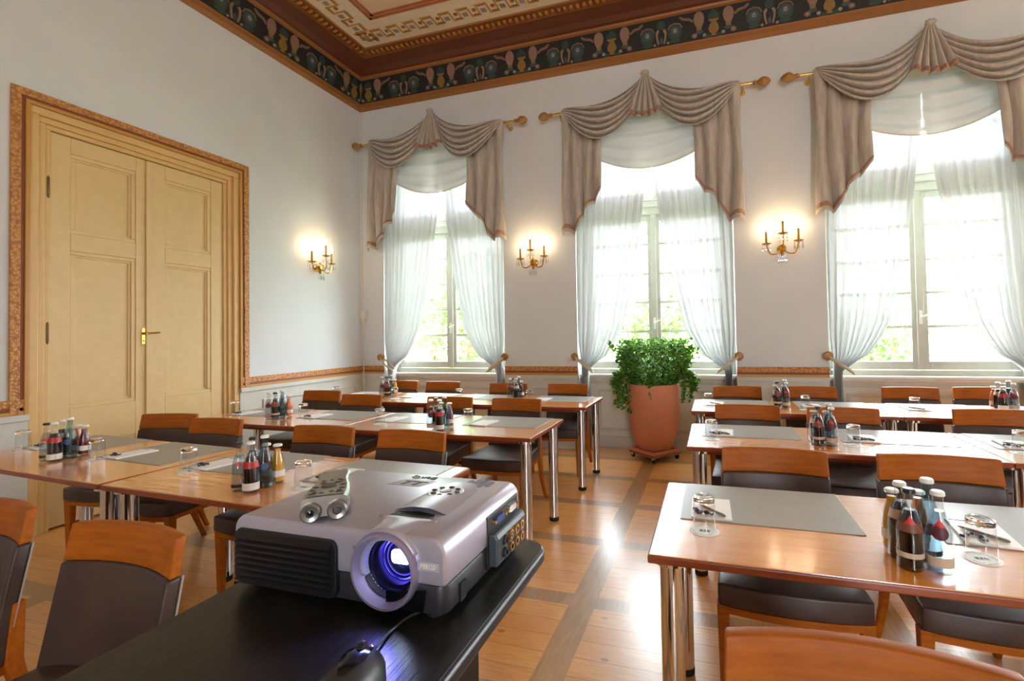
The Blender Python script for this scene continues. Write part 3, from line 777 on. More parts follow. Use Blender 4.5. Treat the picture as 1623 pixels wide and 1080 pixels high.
# ------------------------------------------------------------------ chairs
def make_chair():
    t = thing('conference_chair', '', 'chair', (0, 0, 0), 0, 'conference chairs')
    def hw(y): return lerp(.255, .220, (y+.28)/.50)
    def seat(z0, z1, g, crown):
        m = MB(); nx, ny = 14, 8; o = len(m.v)
        def pt(u, v, z):
            y = lerp(-.28+g, .205, v); x = (2*u-1)*(hw(y)-g); bow = -.028*(1-(2*u-1)**2)*(1-v)
            return (x, y+bow, z)
        m.grid(lambda u, v: pt(u, v, z1+crown*(1-(2*u-1)**4)*(1-(2*v-1)**4)-.006*(1-v)), nx, ny)
        m.grid(lambda u, v: pt(u, v, z0), nx, ny, True)
        ring = [(i/nx, 0) for i in range(nx)]+[(1, j/ny) for j in range(ny)]+[(1-i/nx, 1) for i in range(nx)]+[(0, 1-j/ny) for j in range(ny)]
        n = len(ring); vs = [pt(u, v, z1-.006*(1-v)) for u, v in ring]+[pt(u, v, z0) for u, v in ring]
        m.add(vs, [(i, n+i, n+(i+1) % n, (i+1) % n) for i in range(n)])
        return m
    MB_s = seat(.375, .462, 0, .018); s = MB_s.build('seat', 'leather', t, angle=.8)
    import bmesh
    bm = bmesh.new(); bm.from_mesh(s.data); bmesh.ops.remove_doubles(bm, verts=bm.verts, dist=.0005); bmesh.ops.recalc_face_normals(bm, faces=bm.faces); bm.to_mesh(s.data); bm.free()
    md = s.modifiers.new('bevel', 'BEVEL'); md.width = .010; md.segments = 3; md.limit_method = 'ANGLE'; md.angle_limit = .9
    seat(.345, .376, .012, 0).build('seat_frame', 'chair_wood', t, smooth=False)
    def by(z): return lerp(.185, .262, (z-.44)/.40)
    def back(z0, z1, th, w0, w1, inset=0):
        m = MB()
        def P(u, v, f):
            z = lerp(z0, z1, v); hwid = lerp(w0, w1, v)-inset; x = (2*u-1)*hwid
            return (x, by(z)-.040*(2*u-1)**2-(th/2 if f else -th/2), z)
        m.grid(lambda u, v: P(u, v, True), 12, 4); m.grid(lambda u, v: P(u, v, False), 12, 4, True)
        for u in (0, 1): m.grid(lambda a, v, u=u: P(u, v, a < .5), 1, 4, u == 1)
        for v in (0, 1): m.grid(lambda u, a, v=v: P(u, v, a < .5), 12, 1, v == 0)
        return m, P
    m, P = back(.738, .842, .030, .224, .220); o = m.build('top_rail', 'chair_wood', t, angle=.5)
    bm = bmesh.new(); bm.from_mesh(o.data); bmesh.ops.remove_doubles(bm, verts=bm.verts, dist=.0005); bmesh.ops.recalc_face_normals(bm, faces=bm.faces); bm.to_mesh(o.data); bm.free()
    md = o.modifiers.new('bevel', 'BEVEL'); md.width = .004; md.segments = 2; md.limit_method = 'ANGLE'; md.angle_limit = .9
    m, P = back(.42, .737, .042, .226, .224); o = m.build('backrest', 'leather', t, angle=.5)
    bm = bmesh.new(); bm.from_mesh(o.data); bmesh.ops.remove_doubles(bm, verts=bm.verts, dist=.0005); bmesh.ops.recalc_face_normals(bm, faces=bm.faces); bm.to_mesh(o.data); bm.free()
    md = o.modifiers.new('bevel', 'BEVEL'); md.width = .009; md.segments = 3; md.limit_method = 'ANGLE'; md.angle_limit = .9
    for u in (0, 1): MB().tube([(lambda p: (p[0]+(.001 if u else -.001), p[1], p[2]))(P(u, v/6, False)) for v in range(7)], .0028, 6).build('piping', 'piping', o)
    for g in (-1, 1):
        l = MB().hexa([(g*.238-.013, -.262, 0), (g*.238+.013, -.262, 0), (g*.238+.013, -.236, 0), (g*.238-.013, -.236, 0)], [(g*.236-.022, -.272, .375), (g*.236+.022, -.272, .375), (g*.236+.022, -.228, .375), (g*.236-.022, -.228, .375)])
        l.build('leg', 'chair_wood', t, smooth=False, bevel=.003)
        l = MB(); secs = [(0, .300, .013, .011), (.20, .215, .015, .016), (.38, .178, .017, .022), (.56, .190, .012, .016)]
        vs = []; 
        for z, y, a, b in secs: x = g*.215 if z > .1 else g*.222; vs += [(x-a, y-b, z), (x+a, y-b, z), (x+a, y+b, z), (x-a, y+b, z)]
        fs = [(3, 2, 1, 0), (12, 13, 14, 15)]
        for q in range(3):
            for k in range(4): fs.append((q*4+k, q*4+(k+1) % 4, q*4+4+(k+1) % 4, q*4+4+k))
        l.add(vs, fs).build('leg', 'chair_wood', t, smooth=False, bevel=.003)
    return t
CH = 'brown leather chair '
chairs = [(.45, -2.75, .2, 'at the front table, first from the double door'), (.995, -2.84, .03, 'at the front table, second from the double door'), (1.965, -2.905, .0, 'at the front table, right behind the bottles by the projector'), (2.59, -2.91, -.02, 'behind the projector, at the aisle end of the front row'),
          (.41, -1.295, .04, 'in the second row, beside the double door frame'), (1.065, -1.50, .0, 'in the second row, second from the double door'), (2.02, -1.51, .02, 'in the second row, second from the aisle, left of the planter'), (2.66, -1.52, .0, 'in the second row, on the aisle left of the planter'),
          (.60, -.225, .02, 'under the corner window, first from the room corner'), (1.19, -.265, 0, 'under the corner window, second from the room corner'), (2.08, -.36, .02, 'under the sconce left of the middle window'), (2.76, -.34, -.01, 'at the window wall, next to the aisle by the planter'),
          (4.508, -2.92, .0, 'behind the large foreground table, on the aisle'), (5.15, -2.90, .02, 'behind the large foreground table, beyond the bottles'),
          (4.485, -1.56, 0, 'right of the planter in the second row, on the aisle'), (5.10, -1.58, .01, 'right of the planter in the second row, second from the aisle'), (5.99, -1.49, .02, 'right of the planter in the second row, third from the aisle'),
          (4.475, -.33, -.01, 'right of the planter, below the tied sheer curtain'), (5.135, -.27, .01, 'under the sconce right of the middle window'), (5.96, -.20, 0, 'directly below the window furthest from the door'), (6.54, -.12, .02, 'below the far window, behind the last bottle group'),
          (2.615, -4.33, 0, 'seen from above beside the projector stand'), (1.89, -4.30, 0, 'in the lower left corner, cut off by the picture edge'), (4.485, -4.37, 0, 'cut off at the bottom edge, only its top rail in view')]
proto_chair = make_chair()
for i, (x, y, rz, lab) in enumerate(chairs):
    if i == 0: t = proto_chair; t.location = (x, y, 0); t.rotation_euler = (0, 0, rz); t['label'] = CH+lab
    else: t = copy_thing(proto_chair, (x, y, 0), rz, CH+lab)

# ------------------------------------------------------------------ table settings
def P_mat():
    t = MB().box((0, 0, 0), (.565, .395, .003)).build('desk_mat', 'desk_mat', None, smooth=False, bevel=.0012); return t
proto = {}
def place(key, maker, name, cat, group, loc, rz, label):
    if key not in proto:
        o = maker(); proto[key] = o; o.location = loc; o.rotation_euler = (0, 0, rz); tag(o, label, cat, group)
    else: o = copy_thing(proto[key], loc, rz, label, group)
    return o
def mk_pad():
    t = thing('notepad', '', 'notepad'); MB().box((0, 0, 0), (.135, .20, .006)).build('sheets', 'paper', t, smooth=False)
    MB().box((.008, .183, .0058), (.06, .190, .0064)).build('letterhead', 'print_ink', t, smooth=False); return t
def mk_pen():
    t = thing('ballpoint_pen', '', 'pen'); b = MB().lathe([(.001, 0), (.0038, .012), (.0044, .02), (.0044, .128), (.003, .134)], 10, (0, 0, .0045), 'x').build('barrel', 'pen_grey', t)
    MB().lathe([(.0048, .048), (.0048, .058)], 10, (0, 0, .0045), 'x').build('collar', 'red_mark', b); MB().box((.09, -.001, .008), (.13, .001, .0105)).build('clip', 'chrome', b, smooth=False); return t
def mk_candy():
    t = thing('wrapped_candy', '', 'candy'); MB().sphere((0, 0, .006), .011, .008, .0065, 10, 6).build('sweet', 'candy', t)
    w = MB()
    for g in (-1, 1): w.hexa([(g*.010, -.002, .004), (g*.010, .002, .004), (g*.010, .002, .007), (g*.010, -.002, .007)], [(g*.022, -.009, .001), (g*.022, .009, .001), (g*.022, .009, .009), (g*.022, -.009, .009)])
    w.build('twist', 'candy', t, smooth=False); return t
def mk_coaster():
    t = thing('paper_coaster', '', 'coaster'); MB().lathe([(.046, 0), (.047, .0008), (.046, .0016)], 28).build('disc', 'coaster', t)
    p = MB(); 
    for (x0, x1, y0, y1) in ((-.016, -.006, -.004, .006), (-.003, .004, -.004, .006), (.007, .016, -.004, .006), (-.016, .016, -.009, -.007)): p.box((x0, y0, .0015), (x1, y1, .0019))
    p.build('printed_mark', 'print_ink', t, smooth=False); return t
def mk_glass():
    t = thing('tumbler', '', 'glass')
    w = MB(); n = 28; pr = [(.0365, .0), (.0355, .03), (.0345, .07), (.033, .092)]
    w.add([(r*cos(2*pi*k/n), r*sin(2*pi*k/n), h) for r, h in pr for k in range(n)], [(i*n+k, i*n+(k+1) % n, (i+1)*n+(k+1) % n, (i+1)*n+k) for i in range(3) for k in range(n)])
    w.build('wall', 'clear_glass', t); MB().tube([(.0362*cos(a*pi/14), .0362*sin(a*pi/14), .001) for a in range(29)], .0012, 6).build('rim', 'thick_glass', t)
    MB().lathe([(0, .090), (.026, .091), (.0325, .094), (.034, .101), (.0325, .110), (.027, .1135), (0, .1125)], 28).build('thick_base', 'thick_glass', t); return t
RN = {'L1a': 'table before the double door', 'L1b': 'table behind the projector', 'L2a': 'second-row table near the door', 'L2b': 'second-row table left of the aisle', 'L3a': 'table under the corner window', 'L3b': 'window table left of the planter',
      'R1': 'large foreground table', 'R2': 'table behind the foreground table', 'R2b': 'table at the right picture edge', 'R3': 'table right of the planter', 'R3b': 'table below the far window'}
for k, (tx, ty, tr) in TAB.items():
    def L(x, y): return (tx+x*cos(tr)-y*sin(tr), ty+x*sin(tr)+y*cos(tr))
    for s in (0, 1):
        if k == 'R2b' and s == 1: continue
        where = ('left' if s == 0 else 'right')+' seat, '+RN[k]
        rr = random.Random(k+str(s)); lx, ly = (.075, .85)[s], TD-.395-.008
        place('mat', P_mat, 'desk_mat', 'desk mat', 'grey desk mats', (*L(lx, ly), TZ), tr, 'grey desk mat, '+where)
        pa = rr.uniform(-.05, .12); px, py = lx+.035+rr.uniform(0, .02), ly+.010
        place('pad', mk_pad, 'notepad', 'notepad', 'white notepads', (*L(px, py), TZ+.0032), tr-pa, 'small white notepad, '+where)
        if k[0] == 'R': place('pen', mk_pen, 'ballpoint_pen', 'pen', 'ballpoint pens', (*L(px+.025, py+.115), TZ+.0094), -.85, 'grey pen with red collar, '+where)
        if k in ('L1a', 'L1b', 'L2a', 'R1', 'R2', 'R2b'):
            for q, (dx, dy) in enumerate(((.02, .045), (.052, .032))):
                place('candy', mk_candy, 'wrapped_candy', 'candy', 'dark blue wrapped sweets', (*L(px+dx, py+dy), TZ+.0094), rr.uniform(0, 3), 'dark blue wrapped sweet on the notepad, '+where)
        gx, gy = L((.135, .885)[s], .225)
        G = {'L1a': ((.215, -3.24), (1.0, -3.30)), 'L1b': ((1.765, -3.345), (2.545, -3.41)), 'R1': ((4.218, -3.448), (4.957, -3.448)), 'L2b': ((1.88, -2.06), (2.555, -1.95)), 'L2a': ((.285, -1.93), (1.055, -1.955))}
        if k in G: gx, gy = G[k][s]
        place('coaster', mk_coaster, 'paper_coaster', 'coaster', 'white paper coasters', (gx, gy, TZ), rr.uniform(-.4, .4), 'round white paper coaster, '+where)
        place('glass', mk_glass, 'tumbler', 'glass', 'upturned tumblers', (gx, gy, TZ+.0018), 0, 'upturned clear tumbler, '+where)

# ------------------------------------------------------------------ bottles
def bottle(name, label, H, R, neck, glass, fill, drink, cap, bands, marks, group):
    t = thing(name, label, 'bottle', (0, 0, 0), 0, group)
    hs = H*.50; hn = H*.80
    pr = [(R*.86, 0), (R, .006), (R, hs*.9), (R*.97, hs), (lerp(R, neck, .45), lerp(hs, hn, .5)), (neck*1.08, hn*.97), (neck, hn), (neck, H*.93), (neck*1.18, H*.935), (neck*1.18, H*.955), (neck*.95, H*.96)]
    def rad(z):
        for (r0, h0), (r1, h1) in zip(pr, pr[1:]):
            if h0 <= z <= h1: return lerp(r0, r1, (z-h0)/(h1-h0+1e-9))
        return R
    MB().lathe(pr, 22).build('glass_body', glass, t)
    zs = [.010+q*(fill-.010)/10 for q in range(11)]
    MB().lathe([(0, .010)]+[(rad(z)-.0028, z) for z in zs]+[(0, fill)], 22).build('drink', drink, t)
    MB().lathe([(neck*1.28, H*.945), (neck*1.36, H*.95), (neck*1.30, H*.985), (neck*1.1, H), (0, H)], 20).build('cap', cap, t)
    for (z0, z1, m) in bands:
        label_band(t, rad, z0, z1, m)
    for (kind, z, s, m) in marks:
        mb = MB(); n = 10
        def on(a, zz): r = rad(zz)+.0012; return (r*sin(a), -r*cos(a), zz)
        if kind == 'tri':
            def tri(u, v): return on((2*u-1)*(1-v)*s/rad(z), z+(v-.5)*s*1.7)
            mb.grid(tri, 6, 6)
        else:
            def dsc(u, v): a = 2*pi*u; return on(s*v*cos(a)/rad(z), z+s*v*sin(a))
            mb.grid(dsc, 18, 3, True)
        mb.build('emblem', m, t, angle=3)
    return t
def label_band(t, rad, z0, z1, m):
    mb = MB(); mb.grid(lambda u, v: ((rad(lerp(z0, z1, v))+.0007)*cos(-pi/2+3.6*(u-.5)), (rad(lerp(z0, z1, v))+.0007)*sin(-pi/2+3.6*(u-.5)), lerp(z0, z1, v)), 24, 2); return mb.build('label', m, t, angle=3)
BT = {
 'cola': lambda: bottle('cola_bottle', '', .214, .031, .0125, 'clear_glass', .158, 'cola', 'black_cap', [(.036, .050, 'cream_label'), (.104, .126, 'brown_label')], [('tri', .136, .013, 'red_mark')], 'cola bottles'),
 'cola2': lambda: bottle('cola_bottle', '', .212, .031, .0125, 'clear_glass', .158, 'cola', 'white_cap', [(.112, .138, 'cream_label')], [], 'cola bottles'),
 'red_cola': lambda: bottle('cola_bottle', '', .212, .031, .0125, 'clear_glass', .150, 'cola', 'white_cap', [(.012, .042, 'white_label'), (.104, .130, 'red_label')], [], 'cola bottles'),
 'clear': lambda: bottle('lemonade_bottle', '', .212, .031, .0125, 'clear_glass', .160, 'water', 'white_cap', [(.020, .046, 'cream_label')], [('disc', .110, .019, 'plum_mark'), ('tri', .134, .013, 'red_mark')], 'lemonade bottles'),
 'clear_black': lambda: bottle('lemonade_bottle', '', .205, .029, .012, 'clear_glass', .150, 'water', 'black_cap', [(.018, .032, 'black_label')], [('tri', .120, .012, 'red_mark')], 'lemonade bottles'),
 'blue': lambda: bottle('water_bottle', '', .226, .031, .0125, 'blue_glass', .165, 'water', 'white_cap', [(.022, .036, 'black_label')], [('disc', .095, .016, 'blue_label')], 'mineral water bottles'),
 'orange': lambda: bottle('juice_bottle', '', .172, .027, .014, 'clear_glass', .150, 'orange_juice', 'white_cap', [(.030, .058, 'white_label')], [], 'juice bottles'),
 'yellow': lambda: bottle('juice_bottle', '', .172, .027, .014, 'clear_glass', .150, 'yellow_juice', 'white_cap', [(.030, .058, 'white_label')], [], 'juice bottles'),
 'cherry': lambda: bottle('juice_bottle', '', .172, .027, .014, 'clear_glass', .150, 'cherry_juice', 'white_cap', [(.030, .058, 'white_label')], [], 'juice bottles'),
}
BL = {'cola': 'dark cola bottle with black cap', 'cola2': 'cream-labelled cola bottle', 'red_cola': 'cola bottle with red and white labels', 'clear': 'clear lemonade bottle with red triangle', 'clear_black': 'slim clear lemonade bottle with black label',
      'blue': 'tall blue mineral water bottle', 'orange': 'small orange juice bottle', 'yellow': 'small yellow juice bottle', 'cherry': 'small dark red juice bottle'}
bp = {}
def put(kind, x, y, rz, where):
    lab = BL[kind]+' '+where
    if kind not in bp: t = bp[kind] = BT[kind](); t.location = (x, y, TZ); t.rotation_euler = (0, 0, rz); t['label'] = lab
    else: t = copy_thing(bp[kind], (x, y, TZ), rz, lab)
G6 = [(-.033, -.066), (.033, -.066), (-.033, 0), (.033, 0), (-.033, .066), (.033, .066)]
groups = [('L1a', .765, -3.315, ['clear_black', 'red_cola', 'cola2', 'blue', 'orange', 'cherry'], .75), ('L1b', 2.335, -3.445, ['clear_black', 'red_cola', 'cola', 'blue', 'orange', 'yellow'], .8),
          ('L2a', .84, -1.99, ['clear', 'cola', 'cola2', 'blue', 'yellow', 'orange'], .7), ('L2b', 2.43, -2.12, ['clear', 'red_cola', 'cola', 'blue', 'yellow', 'cherry'], .5),
          ('L3a', .83, -.58, ['clear', 'cola', 'clear_black', 'blue', 'orange', 'yellow'], .6), ('L3b', 2.35, -.58, ['clear', 'cola2', 'clear_black', 'blue', 'yellow', 'cherry'], .4),
          ('R1', 4.785, -3.49, ['cola', 'clear', 'cola2', 'blue', 'yellow', 'orange'], -.25), ('R2', 4.845, -2.02, ['cola', 'clear', 'cola2', 'blue', 'orange', 'cherry'], -.2),
          ('R3', 4.80, -.65, ['cola', 'clear', 'cola2', 'blue', 'yellow', 'orange'], -.2), ('R3b', 6.40, -.52, ['red_cola', 'clear', 'cola2', 'blue', 'orange', 'yellow'], -.3)]
for k, gx, gy, kinds, rz in groups:
    for (dx, dy), kd in zip(G6, kinds): put(kd, gx+dx, gy+dy, rz, 'on the '+RN[k])
# ------------------------------------------------------------------ projector stand
SZ = 1.02
st = thing('projector_stand', 'tall narrow black stand carrying the projector', 'stand', (3.765, -4.64, 0))
def rrect(x0, x1, y0, y1, r, n=6):
    out = []
    for cx, cy, a0 in ((x1-r, y1-r, 0), (x0+r, y1-r, pi/2), (x0+r, y0+r, pi), (x1-r, y0+r, 3*pi/2)):
        for k in range(n+1): a = a0+k*pi/2/n; out.append((cx+r*cos(a), cy+r*sin(a)))
    return out
tp = MB().prism(rrect(-.203, .203, -.36, .372, .035), SZ-.006, SZ).build('top', 'black_ash', st, smooth=False)
MB().prism(rrect(-.208, .208, -.365, .377, .04), SZ-.024, SZ-.0015).build('rim', 'mouse_grey', tp, bevel=.006, seg=3)
c = MB(); c.box((-.015, .22, .04), (.085, .34, SZ-.024)); c.build('column', 'black_ash', st, smooth=False, bevel=.006)
c = MB(); c.box((-.20, .02, .03), (.20, .36, .055)); c.build('base', 'black_ash', st, smooth=False, bevel=.008)
for x in (-.17, .17):
    for y in (.05, .33): MB().lathe([(.0, 0), (.022, .0), (.024, .015), (.02, .03)], 14, (x, y, 0)).build('foot', 'black_rubber', st)

# ------------------------------------------------------------------ projector (origin under its centre, lens towards -y)
PX0, PX1, PY0, PY1 = 3.568, 3.924, -4.535, -4.288
pj = thing('projector', 'silver and black data projector with glowing blue lens on the black stand', 'projector', (3.746, -4.41, SZ))
hx, hy = .178, .1235
ZB, ZM, ZT = .008, .046, .108
def shell(z0, z1, x0, x1, y0, y1): return MB().prism(rrect(x0, x1, y0, y1, .012, 4), z0, z1)
LX, LZ = .090, .060                     # lens centre on the front face
# upper shell: outline in the front plane with rounded top corners, swept front to back
def upper(x0, x1, z0, z1, r=.022):
    pts = [(x0, z0), (x1, z0)]
    for k in range(7): a = k*pi/12; pts.append((x1-r+r*cos(a), z1-r+r*sin(a)))
    for k in range(7): a = pi/2+k*pi/12; pts.append((x0+r+r*cos(a), z1-r+r*sin(a)))
    return pts
u = MB().prism(upper(-hx, hx, ZM, ZT), -hy, hy, 'y').build('upper_shell', 'silver_shell', pj, bevel=.006, seg=3, angle=.5)
l = MB().prism(rrect(-hx+.002, hx-.002, -hy+.003, hy, .014, 4), ZB, ZM).build('lower_shell', 'dark_shell', pj, bevel=.004)
gr = MB().prism(rrect(-.172, .012, .010, .090, .012, 5), -hy-.004, -hy+.01, 'y').build('front_grille', 'grille_black', pj, smooth=False, bevel=.002)
for q in range(8):
    z = .017+q*.0088
    MB().hexa([(-.166, -hy-.0085, z), (.004, -hy-.0085, z), (.004, -hy-.003, z+.004), (-.166, -hy-.003, z+.004)], [(-.166, -hy-.0085, z+.0022), (.004, -hy-.0085, z+.0022), (.004, -hy-.002, z+.0065), (-.166, -hy-.002, z+.0065)]).build('louvre', 'grille_black', gr, smooth=False)
sg = MB().grid(lambda a, b: (lerp(-hx-.0012, -hx-.0012, a), lerp(-hy+.02, hy-.02, a), lerp(.02, .085, b)), 1, 1).build('side_vent', 'grille_black', pj, smooth=False, solid=.003)
# lens: flared ring, stepped barrel, glass
y = -hy
rg = MB().lathe([(.049, y+.012), (.0505, y-.006), (.049, y-.0105), (.0455, y-.011), (.040, y+.004), (.0375, y+.012)], 44, (LX, 0, LZ), 'y', cap=False).build('lens_ring', 'lens_ring', pj)
hd = MB()
def hood(a, b):                         # raised hood over the lens running back into the top
    ang = lerp(.15*pi, .85*pi, a); r = .0515; z = LZ+r*sin(ang)
    return (LX+r*cos(ang)*1.02, lerp(-hy-.006, -hy+.05, b), lerp(z+.001, max(ZT+.0004, z-.012), b**1.5))
hd.grid(hood, 20, 8, True).build('lens_hood', 'silver_shell', pj, angle=3, solid=.004)
MB().prism([(LX-.036, -hy+.052), (LX+.036, -hy+.052), (LX+.030, -hy+.070), (LX, -hy+.076), (LX-.030, -hy+.070)], ZT-.002, ZT+.0012).build('focus_slot', 'grille_black', pj, smooth=False)
fr = MB().lathe([(.030, -.006), (.033, -.004), (.033, .004), (.030, .006)], 24, (LX, -hy+.060, LZ+.012), 'y').build('focus_ring', 'dark_shell', pj)
br = MB().lathe([(.0378, y+.010), (.0372, y+.014), (.0345, y+.014), (.0345, y+.022), (.031, y+.022), (.0305, y+.034), (.027, y+.034), (.026, y+.052), (0, y+.054)], 40, (LX, 0, LZ), 'y', cap=False).build('lens_barrel', 'lens_barrel', pj, angle=.4)
lg = MB().lathe([(0, y+.026), (.010, y+.0268), (.018, y+.029), (.024, y+.0325), (.0262, y+.035), (0, y+.036)], 32, (LX, 0, LZ), 'y').build('lens_glass', 'lens_glass', br)
MB().prism(rrect(-.008, .021, -.002, .0165, .006, 5), y+.0215, y+.023, 'y').move(lambda a, b, c: (a+LX, b, c+LZ)).build('lens_reflection', 'reflection_glow', br)  # glowing patch stands in for the bright reflection in the lens
MB().lathe([(.0268, y+.030), (.0295, y+.0335)], 40, (LX, 0, LZ), 'y', cap=False).build('lamp_halo', 'lamp_halo', br)  # emissive ring paints the blue glow around the lens
sp = bpy.data.lights.new('projector_lamp', 'SPOT'); sp.energy = .30; sp.color = (.22, .22, 1); sp.spot_size = 1.75; sp.spot_blend = .35; sp.shadow_soft_size = .008
so = bpy.data.objects.new('projector_lamp', sp); COL.objects.link(so); so.parent = pj; so.location = (LX, y-.013, LZ); so.rotation_euler = (Vector((.05, -1, -.42)).to_track_quat('-Z', 'Y')).to_euler()
bore = lambda: MB().lathe([(.0376, y-.03), (.0376, y+.056)], 40, (LX, 0, LZ), 'y')
cut(u, bore()); cut(l, bore())
# badge
bd = MB().box((.139, y-.0016, .066), (.170, y, .078)).build('badge', 'badge_plate', pj, smooth=False)
def text(s, size, parent, m, loc, rot, name='lettering', ext=.0004, sx=1.0):
    cu = bpy.data.curves.new(name, 'FONT'); cu.body = s; cu.size = size; cu.extrude = ext; cu.align_x = 'CENTER'; cu.align_y = 'CENTER'
    tmp = bpy.data.objects.new(name, cu); COL.objects.link(tmp); bpy.context.view_layer.update()
    me = bpy.data.meshes.new_from_object(tmp.evaluated_get(bpy.context.evaluated_depsgraph_get())); COL.objects.unlink(tmp); bpy.data.objects.remove(tmp); me.materials.clear(); me.materials.append(M[m])
    o = bpy.data.objects.new(name, me); COL.objects.link(o); o.parent = parent; o.location = loc; o.rotation_euler = rot; o.scale = (sx, 1, 1); return o
text('PB8120', .0088, bd, 'badge_text', (.1545, y-.002, .072), (pi/2, 0, 0), sx=.82)
MB().prism(rrect(.030, .066, .012, .034, .004), y-.0012, y+.001, 'y').move(lambda a, b, c: (a+.06, b, c)).build('sensor_window', 'mouse_gloss', pj, smooth=False)
MB().hexa([(.1, y-.001, .012), (.145, y-.001, .012), (.145, y+.002, .012), (.1, y+.002, .012)], [(.108, y-.001, .034), (.15, y-.001, .040), (.15, y+.002, .040), (.108, y+.002, .034)]).build('sensor_window', 'mouse_gloss', pj, smooth=False)
# right side: sockets
pn = MB().box((hx-.003, -.005, .014), (hx+.0015, hy-.012, .092)).build('socket_panel', 'grille_black', pj, smooth=False, bevel=.001)
jb = MB().prism([(hx-.002, .016), (hx+.014, .016), (hx+.016, .058), (hx+.011, .066), (hx-.002, .066)], .0, hy-.012, 'y').build('jack_box', 'port_panel', pn, smooth=False, bevel=.003)
for q, yy in enumerate((.034, .083)):
    MB().prism(rrect(yy-.014, yy+.014, .073, .084, .004), hx+.001, hx+.006, 'x').build('video_socket', 'chrome' if q else 'port_blue', pn, smooth=False)
    for g in (-1, 1): MB().lathe([(.0028, 0), (.0028, .006)], 8, (hx+.001, yy+g*.019, .0785), 'x').build('screw_post', 'gold_ring', pn)
for q in range(8):
    yy = .026+(q % 4)*.021; zz = .030 if q < 4 else .049
    j = MB().lathe([(.0075, .0), (.0075, .004), (.0045, .004), (.0045, .001), (0, .001)], 14, (hx+.0155, yy, zz), 'x').build('jack', 'gold_ring' if q % 4 else 'mouse_grey', pn)
    MB().lathe([(.003, .0), (.003, .003), (0, .003)], 10, (hx+.0165, yy, zz), 'x').build('jack_core', 'mouse_gloss', pn)
MB().box((hx-.004, -.085, .010), (hx+.0008, -.070, .034)).build('lock_slot', 'grille_black', pj, smooth=False)
# top: raised control strip, keys, speaker grid, emblem
cp = MB(); cp.grid(lambda a, b: (lerp(LX-.045, LX+.05, a)+(b-.5)*.0, lerp(-hy+.075, hy-.03, b), ZT-.002+.007*sin(pi*a)**.7*(1-b)**.8+.003*sin(pi*a)), 16, 12).build('control_ridge', 'silver_shell', pj, angle=3)
MB().lathe([(0, .004), (.028, .004), (.031, .0015), (.031, 0)], 28, (.085, .035, ZT)).build('key_disc', 'silver_shell', pj)
for q in range(8):
    a = q*pi/4; MB().sphere((.085+.021*cos(a), .035+.019*sin(a), ZT+.0045), .005, .0032, .0018, 10, 6).build('control_key', 'button_grey' if q % 3 else 'remote_silver', pj)
MB().lathe([(0, .006), (.009, .0055), (.010, .004)], 16, (.085, .035, ZT)).build('control_key', 'remote_silver', pj)
for q in range(4):
    x = .095+q*.013; w = (.014, .020, .020, .014)[q]
    MB().prism(rrect(x-.005, x+.005, .096-w, .096+w, .0045, 4), ZT-.001, ZT+.0008).build('speaker_slot', 'slot_grey', pj, smooth=False)
lo = MB().prism([(-.045, .055), (.02, .055), (.035, .088), (-.03, .088)], ZT-.001, ZT+.0004).build('emblem_plate', 'badge_plate', pj, smooth=False)
e = MB()
for x in (-.018, .004): e.hexa([(x-.003, .060, ZT+.0004), (x+.003, .060, ZT+.0004), (x+.010, .078, ZT+.0004), (x+.005, .078, ZT+.0004)], [(x-.003, .060, ZT+.0009), (x+.003, .060, ZT+.0009), (x+.010, .078, ZT+.0009), (x+.005, .078, ZT+.0009)])
e.box((-.022, .077, ZT+.0003), (.024, .080, ZT+.0009)); e.build('emblem', 'logo_ink', lo, smooth=False)
text('BenQ', .019, lo, 'logo_ink', (.000, .103, ZT+.0006), (0, 0, pi), 'maker_lettering', sx=1.15)
for x in (-.15, .15):
    for yy in (-.10, .10): MB().lathe([(.012, 0), (.012, .01)], 14, (x, yy, 0)).build('foot', 'black_rubber', pj)

# ------------------------------------------------------------------ remote control on top of the projector
ax = Vector((-.134, .172)).normalized(); rz = math.atan2(ax.y, ax.x)-pi/2
rm = thing('remote_control', 'silver remote control with two round eyes lying on the projector', 'remote control', (3.722, -4.520, SZ+ZT), rz)
def rw(t): return tab((0, .15, .45, .7, .9, 1), (.030, .0315, .029, .023, .025, .021), t)
def rsec(a, t):                         # cross-section loop
    w = rw(t); h0, h1 = .006, .034-.011*t-.004*sin(pi*t)
    ang = 2*pi*a; x = w*max(-1, min(1, 1.25*cos(ang))); z = (h0+h1)/2+(h1-h0)/2*max(-1, min(1, 1.3*sin(ang)))
    return (x, t*.19, z)
body = MB().grid(rsec, 32, 24); body.add([rsec(k/32, 0) for k in range(32)], [tuple(range(32))]); body.add([rsec(k/32, 1) for k in range(32)], [tuple(range(32))[::-1]])
body = body.build('body', 'remote_silver', rm, angle=.7)
MB().grid(lambda a, t: (rw(lerp(.03, .95, t))*.84*(2*a-1), lerp(.03, .95, t)*.19, (.0342-.011*lerp(.03, .95, t)-.004*sin(pi*lerp(.03, .95, t)))+.0006), 8, 20).build('face_plate', 'remote_face', rm, angle=3)
def rtop(t): return .0342-.011*t-.004*sin(pi*t)+.0006
for g in (-1, 1):
    MB().lathe([(.0, -.004), (.0045, -.0035), (.006, -.006), (.0112, -.0075), (.0135, -.005), (.0135, .012)], 24, (g*.0172, .0, .0138), 'y').build('eye', 'remote_silver', rm)
    MB().lathe([(0, -.0058), (.0036, -.0052), (.0045, -.003)], 16, (g*.0172, 0, .0138), 'y').build('eye_lens', 'mouse_gloss' if g < 0 else 'button_grey', rm)
MB().lathe([(0, .0035), (.010, .003), (.0125, .0005), (.0125, -.001)], 24, (0, .075, rtop(.4))).build('navigation_button', 'button_grey', rm)
